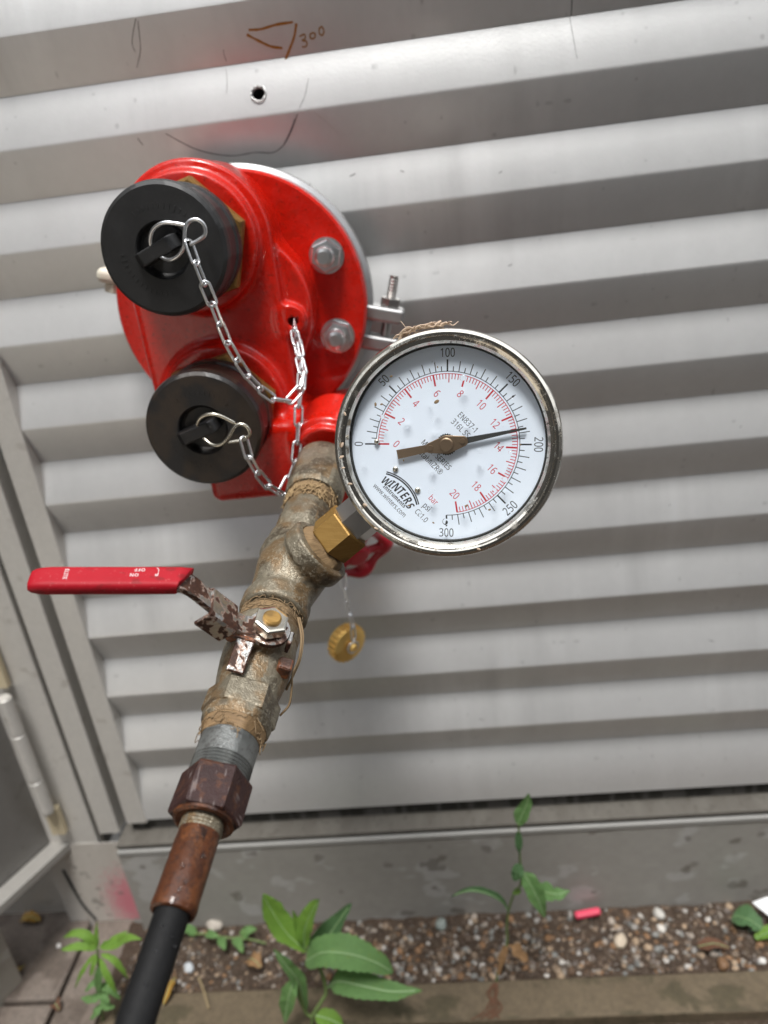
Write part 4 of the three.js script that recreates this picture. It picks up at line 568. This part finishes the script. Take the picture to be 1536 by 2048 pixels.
  // red grip
  const gsx = new THREE.Shape(), gw = 0.0066, gh = 0.0038; gsx.moveTo(-gw + gh * 0.8, -gh); gsx.lineTo(gw - gh * 0.8, -gh); gsx.quadraticCurveTo(gw, -gh, gw, 0); gsx.quadraticCurveTo(gw, gh, gw - gh * 0.8, gh); gsx.lineTo(-gw + gh * 0.8, gh); gsx.quadraticCurveTo(-gw, gh, -gw, 0); gsx.quadraticCurveTo(-gw, -gh, -gw + gh * 0.8, -gh);
  const prof = gsx.getPoints(6), L0 = 0.0445, L1 = 0.1105, GH = (x) => 0.0300 - 0.2 * (x - 0.046), gp = [], gi = [], RN = 22; const ring = prof.length - 1;
  for (let i = 0; i <= RN; i++) { const t = i / RN, x = t < 0.8 ? L0 + (L1 - L0 - 0.010) * (t / 0.8) : L1 - 0.010 + 0.010 * Math.sin(((t - 0.8) / 0.2) * Math.PI / 2), sc = t < 0.8 ? 1 : Math.max(0.02, Math.cos(((t - 0.8) / 0.2) * Math.PI / 2)) ** 0.55; for (let j = 0; j < ring; j++) { const wob = 1 + 0.012 * (vnoise(t * 9, j * 0.7) - 0.5); const slant = i === 0 ? -0.0034 * (prof[j].x / gw) : 0; gp.push(x + slant, GH(x) + prof[j].y * sc * wob, prof[j].x * Math.sqrt(sc) * wob); } }
  for (let i = 0; i < RN; i++) for (let j = 0; j < ring; j++) { const a = i * ring + j, b = i * ring + ((j + 1) % ring), c2 = a + ring, d2 = b + ring; gi.push(a, c2, b, b, c2, d2); }
  const c0 = gp.length / 3; gp.push(L0, GH(L0), 0); for (let j = 0; j < ring; j++) gi.push(c0, j, (j + 1) % ring); const c1 = gp.length / 3; gp.push(L1 + 0.0001, GH(L1), 0); for (let j = 0; j < ring; j++) gi.push(c1, RN * ring + ((j + 1) % ring), RN * ring + j);
  const gg = new THREE.BufferGeometry(); gg.setAttribute('position', new THREE.Float32BufferAttribute(gp, 3)); gg.setIndex(gi); gg.computeVertexNormals();
  const grip = part('grip_sleeve', lev(gg), M.grip, v);
  // printed words on the grip, read from the far side
  const word = (s, size, x, y, turn) => { const t = new TextGeometry(s, { font, size, depth: 0.00012, curveSegments: 4 }); t.computeBoundingBox(); const b = t.boundingBox; t.translate(-(b.min.x + b.max.x) / 2, -(b.min.y + b.max.y) / 2, 0); t.rotateZ(turn); const gd = hd.clone().addScaledVector(PW, -0.2).normalize(), gn = PW.clone().addScaledVector(hd, 0.2).normalize(); return basis(t, lv(x, y, GH(x)).addScaledVector(gn, gh - 0.00004), gd, V().crossVectors(gn, gd).normalize(), gn); };
  part('printed_words', merge([word('OFF', 0.0019, 0.0640, -0.0030, 0), word('ON', 0.0019, 0.0660, 0.0002, 0), word('ELITE', 0.0018, 0.0945, -0.0004, Math.PI / 2)]), M.print, grip);
  const ar = []; for (let i = 0; i <= 8; i++) { const a = -0.9 + (i / 8) * 1.9; const p = lv(0.0565 + 0.0026 * (1 - Math.cos(a)), -0.0018 + 0.0032 * Math.sin(a), GH(0.0575) + gh + 0.0001); ar.push([p.x, p.y, p.z]); }
  const tip = ar[8]; part('printed_arrow', merge([ribbon(ar, 0.0005, PW, 0.0001), ribbon([tip, A3(tip).addScaledVector(hd, -0.0011).addScaledVector(hs, -0.0004).toArray()], 0.0005, PW, 0.0001), ribbon([tip, A3(tip).addScaledVector(hd, -0.0001).addScaledVector(hs, -0.0012).toArray()], 0.0005, PW, 0.0001)]), M.print, grip);
  // twine hanging off the joint
  const tw = thing('twine', 'loose hemp twine hanging beside the ball valve', 'twine');
  part('strand', tube([at(0.183, 0.012, -0.013), at(0.195, 0.012, -0.0175), at(0.207, 0.010, -0.0195), at(0.216, 0.007, -0.0188), at(0.221, 0.003, -0.0205), at(0.226, -0.004, -0.022), at(0.230, -0.009, -0.0195)], 0.0006, 60, 6), M.fibreDark, tw);
  part('strand', tube([at(0.181, 0.010, -0.014), at(0.193, 0.011, -0.0182), at(0.206, 0.009, -0.0202), at(0.214, 0.005, -0.0195), at(0.219, -0.002, -0.0185)], 0.0007, 50, 6), M.fibreDark, tw);
  const t2 = thing('twine', 'short frayed hemp twine hanging under the tee branch', 'twine');
  part('strand', tube([TC.clone().addScaledVector(GS, -0.020).addScaledVector(PW, -0.016), TC.clone().addScaledVector(GS, -0.017).add(V(-0.004, -0.024, 0.004)), TC.clone().add(V(0.006, -0.024, 0.0)), TC.clone().add(V(0.001, -0.031, -0.002))], 0.0006, 40, 6), M.fibre, t2);
}
// ---------------------------------------------------------------- pipe, rusty union, hose
{
  const p = thing('steel_nipple', 'short bluish grey galvanised pipe nipple below the ball valve', 'pipe fitting', 'fittings of the test rig');
  const pts = [[0.01, 0], [0.0138, 0], [0.0138, 0.0145]]; for (let i = 0; i < 5; i++) pts.push([0.0138, 0.0146 + i * 0.0017], [0.0131, 0.0152 + i * 0.0017]); pts.push([0.0138, 0.0232], [0.01, 0.0232]);
  part('pipe', onPipe(lathe(pts, 64, 0.5), 0.2565), M.zincPipe, p);
  const h = thing('hose_union', 'rust brown hexagon union and ferrule pipe joining hose to nipple', 'pipe fitting', 'fittings of the test rig');
  part('hexagon', onPipe(hex(0.0158, 0.0205, 0.0014), 0.2775, 0.62), M.rustDark, h);
  part('hexagon_face', onPipe(lathe([[0.0085, 0], [0.0134, 0], [0.0132, 0.0012], [0.0118, 0.0018], [0.0104, 0.001], [0.0085, 0.0006]], 56), 0.2979), M.rust, h);
  part('thread', onPipe(lathe([[0.0, 0], [0.0094, 0], ...Array.from({ length: 8 }, (_, i) => [0.0092 - (i % 2) * 0.0005, 0.0008 + i * 0.0008]), [0.0084, 0.008], [0, 0.008]], 48), 0.2975), M.galv, h);
  const fp = [[0, 0], [0.0082, 0], [0.0087, 0.001], [0.0089, 0.006], [0.0089, 0.028], [0.0091, 0.0315], [0.0088, 0.0335], [0.0076, 0.034], [0.0066, 0.0325]];
  part('ferrule', onPipe(lathe(fp, 56, 0.6), 0.3025), M.rust, h);
  for (const [t, a] of [[0.322, 0.25], [0.3275, -0.1], [0.331, 0.05], [0.316, -0.5]]) part('water_drop', along(new THREE.SphereGeometry(0.0011, 14, 10).scale(1, 0.6, 1.3), at(t).addScaledVector(PW, 0.0090 * Math.cos(a)).addScaledVector(PE, 0.0090 * Math.sin(a)), PW), M.water, h);
  const ho = thing('rubber_hose', 'black rubber test hose running out at the bottom of the view', 'hose');
  part('hose', tube([at(0.334), at(0.35), at(0.36), at(0.38), at(0.40), at(0.425), V(-0.165, 0.28, 0.615), V(-0.20, 0.12, 0.66), V(-0.24, -0.08, 0.70), V(-0.30, -0.183, 0.78), V(-0.45, -0.207, 0.95), V(-0.7, -0.207, 1.1)], 0.0068, 160, 28), M.hose, ho);
  for (let i = 0; i < 5; i++) { const a = rr(-0.8, 0.8), t = rr(0.342, 0.366); part('water_drop', along(new THREE.SphereGeometry(rr(0.0005, 0.0009), 12, 8).scale(1, 0.6, 1), at(t).addScaledVector(PW, 0.0068 * Math.cos(a)).addScaledVector(PE, 0.0068 * Math.sin(a)), PW), M.water, ho); }
}
// ---------------------------------------------------------------- weeds and litter
const leafMat = (r, g, b) => std({ color: lin(r, g, b), map: T.leaf, roughness: 0.68, specularIntensity: 0.5, transmission: 0.3, thickness: 0, side: THREE.DoubleSide, bumpMap: T.leaf, bumpScale: 0.0012 });
M.leafBright = leafMat(0.185, 0.35, 0.05); M.leaf = leafMat(0.16, 0.31, 0.10); M.leafDark = leafMat(0.105, 0.215, 0.085); M.rib = std({ color: lin(0.24, 0.36, 0.17), roughness: 0.6 }); M.stem = std({ color: lin(0.13, 0.19, 0.06), roughness: 0.6 }); M.dry = std({ color: lin(0.22, 0.125, 0.055), roughness: 0.85 }); M.dryRed = std({ color: lin(0.11, 0.05, 0.026), roughness: 0.85 }); M.yellow = std({ color: lin(0.30, 0.165, 0.025), roughness: 0.7 });
function leaf(parent, spine, w, mat, opt = {}) {
  const c = new THREE.CatmullRomCurve3(spine.map(A3)), N = 34, K = 8, pos = [], idx = [], toCam = camera.position.clone().sub(c.getPoint(0.5)).normalize(), face = (opt.face ? opt.face.clone() : toCam.clone().add(V(0, 0.8, 0))).normalize(), fold = opt.fold ?? 0.35, ph = rnd() * 50;
  for (let i = 0; i <= N; i++) { const t = i / N, p = c.getPoint(t), T_ = c.getTangent(t), s = T_.clone().cross(face).normalize(), n = s.clone().cross(T_).normalize(); let ww = w * Math.pow(Math.sin(Math.PI * Math.min(1, Math.pow(t, opt.pow ?? 0.75) * 0.97 + 0.03)), 0.75); if (opt.stalk && t < opt.stalk) ww *= 0.15 + 0.85 * (t / opt.stalk) ** 2; ww *= 1 + (opt.lobe ?? 0.1) * (vnoise(t * 9 + ph, 3) - 0.5) * 2;
    for (let j = 0; j <= K; j++) { const u = (j / K) * 2 - 1, e = 1 + (opt.lobe ?? 0.1) * 0.6 * (vnoise(t * 16 + ph, u > 0 ? 1 : 7) - 0.5); const tooth = Math.abs(u) > 0.99 ? 1 + 0.10 * (i % 2) : 1; const q = p.clone().addScaledVector(s, u * ww * e * tooth).addScaledVector(n, Math.abs(u) * ww * fold + 0.0026 * (vnoise(t * 8 + ph, u * 2.5) - 0.5) * Math.abs(u) + 0.0008 * (vnoise(t * 20 + ph, u * 5) - 0.5)); pos.push(q.x, q.y, q.z); } }
  for (let i = 0; i < N; i++) for (let j = 0; j < K; j++) { const a = i * (K + 1) + j, b = a + K + 1; idx.push(a, b, a + 1, a + 1, b, b + 1); }
  const g = new THREE.BufferGeometry(); g.setAttribute('position', new THREE.Float32BufferAttribute(pos, 3)); g.setIndex(idx); g.computeVertexNormals(); const l = part('leaf', g, mat, parent);
  if (opt.rib !== 0) { const n = face.clone(); const rp = []; for (let i = 0; i <= 10; i++) { const t = i / 10 * 0.94; rp.push(c.getPoint(t).addScaledVector(n, 0.00035)); } part('midrib', tube(rp, opt.rib ?? 0.0007, 20, 5, false, false), M.rib, l); }
  return l;
}
{
  const w = thing('leafy_weed', 'broad leaved green weed growing at the kerb below the gauge', 'weed');
  part('stem', tube([[-0.194, -0.203, 0.151], [-0.1887, -0.1655, 0.15], [-0.1784, -0.1504, 0.145], [-0.1715, -0.1395, 0.14], [-0.174, -0.1169, 0.134], [-0.1801, -0.1009, 0.131], [-0.1865, -0.0885, 0.129]], 0.0019, 50, 8), M.stem, w);
  part('stem', tube([[-0.1887, -0.166, 0.15], [-0.1951, -0.1568, 0.15], [-0.196, -0.1241, 0.151], [-0.1973, -0.1012, 0.152]], 0.0017, 30, 8), M.stem, w);
  leaf(w, [[-0.1874, -0.0928, 0.128], [-0.2053, -0.0725, 0.122], [-0.2171, -0.0426, 0.118], [-0.222, -0.0181, 0.118]], 0.0115, M.leafBright, { rib: 0.0004, pow: 1.1 });
  leaf(w, [[-0.1874, -0.0861, 0.13], [-0.1838, -0.0621, 0.128], [-0.1738, -0.0391, 0.126], [-0.161, -0.0172, 0.128]], 0.0085, M.leafBright, { rib: 0.0004, pow: 1.1 });
  leaf(w, [[-0.1895, -0.0849, 0.128], [-0.1913, -0.0631, 0.124], [-0.1933, -0.0373, 0.122]], 0.0042, M.leafBright, { rib: 0 });
  leaf(w, [[-0.1778, -0.1013, 0.128], [-0.172, -0.0942, 0.122], [-0.1563, -0.0759, 0.116], [-0.1335, -0.0445, 0.112]], 0.0125, M.leafDark, { stalk: 0.1 });
  leaf(w, [[-0.1873, -0.0988, 0.135], [-0.1644, -0.0768, 0.142], [-0.1333, -0.0742, 0.148], [-0.1091, -0.089, 0.148], [-0.0961, -0.1061, 0.146]], 0.0150, M.leaf, { lobe: 0.08 });
  leaf(w, [[-0.1691, -0.1346, 0.14], [-0.1545, -0.1135, 0.148], [-0.131, -0.1105, 0.155], [-0.099, -0.1176, 0.158], [-0.0668, -0.1205, 0.156]], 0.0125, M.leaf, { stalk: 0.28, rib: 0.001 });
  leaf(w, [[-0.1951, -0.1563, 0.148], [-0.1948, -0.1082, 0.15], [-0.2008, -0.0773, 0.155], [-0.2091, -0.0463, 0.158]], 0.0068, M.leaf, {});
  leaf(w, [[-0.1973, -0.1012, 0.152], [-0.2041, -0.1156, 0.158], [-0.2093, -0.1323, 0.16], [-0.2156, -0.1553, 0.162]], 0.008, M.leaf, {});
  leaf(w, [[-0.1852, -0.1631, 0.15], [-0.1686, -0.1666, 0.153], [-0.156, -0.1754, 0.155]], 0.0085, M.leafBright, {});
  const f = thing('feathery_weed', 'narrow leaved bright green weed beside the black hose', 'weed');
  part('stem', tube([[-0.436, -0.2, 0.134], [-0.4285, -0.1623, 0.132], [-0.4239, -0.1341, 0.128], [-0.4208, -0.1087, 0.124], [-0.4174, -0.086, 0.12]], 0.0013, 40, 7), M.stem, f);
  const F = [[[[-0.4177, -0.086, 0.12], [-0.4245, -0.0688, 0.118], [-0.4367, -0.0654, 0.116], [-0.4541, -0.0718, 0.116]], 0.0062], [[[-0.4177, -0.0832, 0.122], [-0.427, -0.0756, 0.124], [-0.4395, -0.0742, 0.126], [-0.4518, -0.075, 0.128]], 0.0062], [[[-0.4184, -0.0865, 0.118], [-0.4188, -0.0751, 0.112], [-0.4149, -0.0591, 0.108]], 0.0032], [[[-0.4141, -0.084, 0.12], [-0.4018, -0.0783, 0.12], [-0.3899, -0.071, 0.118], [-0.3786, -0.0659, 0.116]], 0.005], [[[-0.4113, -0.0825, 0.122], [-0.3918, -0.0756, 0.124], [-0.3743, -0.0634, 0.126], [-0.3586, -0.0638, 0.128]], 0.006], [[[-0.4177, -0.0877, 0.125], [-0.427, -0.0954, 0.13], [-0.4362, -0.1067, 0.134], [-0.4469, -0.1254, 0.136]], 0.0035], [[[-0.4167, -0.0886, 0.126], [-0.4205, -0.0973, 0.132], [-0.4252, -0.1088, 0.136]], 0.0038], [[[-0.4126, -0.0904, 0.128], [-0.4062, -0.1012, 0.136], [-0.4018, -0.1132, 0.14], [-0.3989, -0.1281, 0.142]], 0.0045], [[[-0.4124, -0.0894, 0.124], [-0.3981, -0.0934, 0.128], [-0.3916, -0.1063, 0.13], [-0.388, -0.122, 0.13]], 0.0045], [[[-0.4161, -0.1004, 0.13], [-0.4189, -0.1166, 0.134], [-0.4242, -0.1358, 0.136]], 0.0055], [[[-0.4231, -0.1312, 0.13], [-0.4104, -0.1305, 0.134], [-0.4014, -0.1461, 0.136]], 0.006], [[[-0.4264, -0.1462, 0.132], [-0.4352, -0.1443, 0.136], [-0.4436, -0.1384, 0.138]], 0.006], [[[-0.4261, -0.1509, 0.132], [-0.4182, -0.1536, 0.138], [-0.408, -0.1534, 0.14]], 0.006], [[[-0.4278, -0.1569, 0.134], [-0.432, -0.1613, 0.14], [-0.4397, -0.1694, 0.142]], 0.005], [[[-0.424, -0.139, 0.13], [-0.4165, -0.137, 0.138], [-0.411, -0.143, 0.142]], 0.006], [[[-0.422, -0.125, 0.128], [-0.428, -0.123, 0.134], [-0.436, -0.129, 0.138]], 0.0045]];
  F.forEach(([s, w2], i) => leaf(f, s, w2 * 0.72, i < 9 ? M.leafBright : M.leaf, { rib: 0, fold: 0.25, lobe: 0.15 }));
  const r = thing('tall_weed', 'thin tall weed standing in front of the plinth at the kerb', 'weed');
  part('stem', tube([[0.0085, -0.19, 0.106], [0.0128, -0.168, 0.104], [0.0239, -0.1339, 0.1], [0.0253, -0.1105, 0.098], [0.0285, -0.0851, 0.098], [0.0351, -0.0582, 0.1], [0.0433, -0.0414, 0.1], [0.0438, -0.0011, 0.1], [0.0444, 0.0392, 0.1]], 0.0012, 70, 7), M.stem, r);
  leaf(r, [[0.0438, 0.0393, 0.1], [0.0486, 0.0494, 0.098], [0.054, 0.061, 0.096], [0.0564, 0.0736, 0.095]], 0.0068, M.leaf, { rib: 0.0005 });
  leaf(r, [[0.0436, 0.030, 0.1], [0.0432, 0.018, 0.104], [0.0425, 0.006, 0.106]], 0.0035, M.leafDark, { rib: 0 });
  leaf(r, [[0.0432, -0.0143, 0.1], [0.0398, -0.0205, 0.106], [0.0355, -0.0296, 0.108]], 0.0055, M.leafDark, { rib: 0 });
  leaf(r, [[0.0461, -0.0256, 0.102], [0.0521, -0.0359, 0.108], [0.0593, -0.0555, 0.112], [0.0647, -0.0786, 0.112]], 0.0088, M.leaf, { rib: 0.0006 });
  leaf(r, [[0.0529, -0.0455, 0.1], [0.0675, -0.0594, 0.098], [0.0812, -0.0662, 0.096], [0.0945, -0.0643, 0.094]], 0.0075, M.leaf, { rib: 0.0006, lobe: 0.3 });
  leaf(r, [[0.0428, -0.0535, 0.1], [0.0378, -0.0549, 0.1], [0.0338, -0.0548, 0.102]], 0.003, M.leafBright, { rib: 0 });
  leaf(r, [[0.0285, -0.0851, 0.098], [0.0199, -0.066, 0.1], [0.0056, -0.052, 0.102], [-0.0102, -0.045, 0.104], [-0.0306, -0.0523, 0.104]], 0.0035, M.leafDark, { rib: 0.0007, fold: 0.9, face: V(0, 1, 0.2) });
  leaf(r, [[0.0239, -0.1339, 0.1], [0.0311, -0.1345, 0.104], [0.0393, -0.1455, 0.106], [0.0453, -0.1521, 0.107]], 0.0055, M.dry, { rib: 0, lobe: 0.4, stalk: 0.4 });
  leaf(r, [[0.0239, -0.1339, 0.1], [0.0178, -0.1478, 0.106], [0.0116, -0.1677, 0.112]], 0.0035, M.dry, { rib: 0, lobe: 0.4 });
  const dry = []; for (let i = 0; i < 12; i++) dry.push(tube([[0.008 + rr(-0.003, 0.003), -0.181, 0.11], [0.003 + rr(-0.006, 0.006), -0.1815, 0.122], [-0.001 + rr(-0.012, 0.014), -0.1825, 0.136], [-0.002 + rr(-0.02, 0.02), -0.183, 0.147]], rr(0.0003, 0.0007), 16, 5, false, false)); part('dry_roots', merge(dry), M.dryRed, r).userData.kind = 'stuff';
  const lo = thing('creeping_weed', 'low creeping weed flat on the gravel behind the hose', 'weed');
  part('stem', tube([[-0.357, -0.178, 0.037], [-0.335, -0.173, 0.041], [-0.313, -0.175, 0.045], [-0.282, -0.178, 0.047], [-0.262, -0.182, 0.05]], 0.0011, 30, 6), M.stem, lo);
  for (const s of [[[-0.35, -0.177, 0.038], [-0.362, -0.168, 0.036], [-0.376, -0.170, 0.038]], [[-0.335, -0.173, 0.041], [-0.328, -0.168, 0.046], [-0.316, -0.168, 0.05]], [[-0.313, -0.175, 0.045], [-0.312, -0.170, 0.055], [-0.306, -0.172, 0.064]], [[-0.29, -0.177, 0.046], [-0.284, -0.170, 0.042], [-0.272, -0.170, 0.040]], [[-0.30, -0.176, 0.046], [-0.292, -0.172, 0.056], [-0.285, -0.176, 0.066]]]) leaf(lo, s, 0.0052, M.leaf, { rib: 0 });
  // litter
  const flatLeaf = (name, label, a, b, wd, mat, cat = 'dead leaf', group) => { const t = thing(name, label, cat, group), m = A3(a).add(A3(b)).multiplyScalar(0.5); m.y += 0.006; leaf(t, [a, m.toArray(), b], wd, mat, { face: V(0, 1, 0.1), rib: 0.0004, lobe: 0.3, fold: 0.3 }); return t; };
  flatLeaf('dead_leaf', 'yellow dead leaf lying beside the post base under the door', [-0.597, -0.183, 0.0], [-0.568, -0.183, 0.004], 0.007, M.yellow, 'dead leaf', 'dead leaves on the ground');
  flatLeaf('dead_leaf', 'narrow yellow dead leaf half hidden behind the black hose', [-0.3654, -0.178, 0.122], [-0.3595, -0.178, 0.090], 0.005, M.yellow, 'dead leaf', 'dead leaves on the ground');
  flatLeaf('dead_leaf', 'ochre dead leaf beside the concrete block on the paving', [-0.566, -0.183, 0.092], [-0.559, -0.183, 0.064], 0.005, M.yellow, 'dead leaf', 'dead leaves on the ground');
  flatLeaf('dead_leaf', 'curled brown dead leaf on the gravel beside the broad weed', [-0.2767, -0.178, 0.0723], [-0.2591, -0.176, 0.0852], 0.008, M.dry, 'dead leaf', 'dead leaves on the ground');
  flatLeaf('dead_leaf', 'small red brown leaf scrap on the paving joint', [-0.499, -0.184, 0.113], [-0.489, -0.184, 0.121], 0.005, M.dryRed, 'dead leaf', 'dead leaves on the ground');
  flatLeaf('dead_leaf', 'rust coloured dead leaf on the gravel near the white paper', [0.235, -0.178, 0.080], [0.268, -0.177, 0.084], 0.007, M.dryRed, 'dead leaf', 'dead leaves on the ground');
  flatLeaf('green_leaf', 'dark green leaf lying under the white paper scrap', [0.287, -0.180, 0.043], [0.312, -0.176, 0.066], 0.012, M.leafDark, 'leaf');
  flatLeaf('green_leaf', 'light green leaf tip lying on gravel beside the paper', [0.30, -0.180, 0.072], [0.335, -0.178, 0.068], 0.006, M.leafBright, 'leaf');
  solo('plastic_scrap', basis(new RoundedBoxGeometry(0.031, 0.007, 0.009, 3, 0.003), V(0.1242, -0.1785, 0.0325), V(0.985, 0, -0.165), V(0, 1, 0), V(0.165, 0, 0.985)), std({ color: lin(0.62, 0.06, 0.11), roughness: 0.45 }), 'pink plastic scrap lying on the gravel by the plinth', 'plastic scrap');
  { const s = new THREE.Shape(); s.moveTo(-0.014, 0.006); s.lineTo(0.004, 0.010); s.lineTo(0.015, 0.004); s.lineTo(0.004, -0.014); s.closePath(); const g = new THREE.ExtrudeGeometry(s, { depth: 0.0004, bevelEnabled: false }); g.rotateX(-0.9); g.rotateZ(0.1); g.translate(0.322, -0.164, 0.046); solo('paper_scrap', g, std({ color: lin(0.82, 0.83, 0.83), roughness: 0.7 }), 'white paper scrap lying on the green leaf', 'paper'); }
  solo('straw', tube([[-0.333, -0.181, 0.091], [-0.322, -0.1795, 0.108], [-0.312, -0.1805, 0.126]], 0.0013, 20, 6), std({ color: lin(0.26, 0.20, 0.11), roughness: 0.8 }), 'dry straw stalk lying across the kerb stone', 'straw');
  // larger pebbles
  const stone = (label, x, z, s, col) => { const g = mergeVertices(new THREE.IcosahedronGeometry(1, 3).deleteAttribute('uv').deleteAttribute('normal')), p = g.attributes.position, k = rnd() * 40; for (let i = 0; i < p.count; i++) { const v = V().fromBufferAttribute(p, i), q = 0.7 + 0.6 * fbm(v.x * 1.4 + k, v.y * 1.4, v.z * 1.4, 3); p.setXYZ(i, v.x * q * s, v.y * q * s * 0.7, v.z * q * s * 0.8); } g.rotateY(k); g.computeVertexNormals(); g.translate(x, YG + s * 0.35, z); solo('pebble', g, std({ color: lin(...col), roughness: 0.55, bumpMap: T.fine, bumpScale: 0.0008 }), label, 'pebble', 'larger pebbles on the soil bed'); };
  stone('largest pale pebble close to the plinth above the white pebble', 0.2067, 0.0333, 0.0075, [0.48, 0.46, 0.42]); stone('round white pebble below the largest pale pebble', 0.2037, 0.0512, 0.0052, [0.6, 0.57, 0.52]); stone('cream pebble on the gravel below the pink scrap', 0.1538, 0.065, 0.009, [0.5, 0.42, 0.32]); stone('grey green pebble on gravel right of the broad weed', -0.05, 0.034, 0.0085, [0.22, 0.25, 0.23]); stone('pale pebble on the soil right of the hose', -0.332, 0.0207, 0.0105, [0.4, 0.36, 0.31]); stone('bluish white pebble on the soil against the hose', -0.3505, 0.0753, 0.007, [0.45, 0.48, 0.5]); stone('brown pebble at the kerb near the white paper', 0.256, 0.096, 0.008, [0.18, 0.1, 0.05]); stone('small white pebble at the kerb near the white paper', 0.299, 0.0941, 0.0045, [0.62, 0.6, 0.57]); stone('small white pebble lying on the paving beside the feathery weed', -0.5286, 0.0387, 0.0035, [0.62, 0.6, 0.57]);
}
renderer.render(scene, camera);
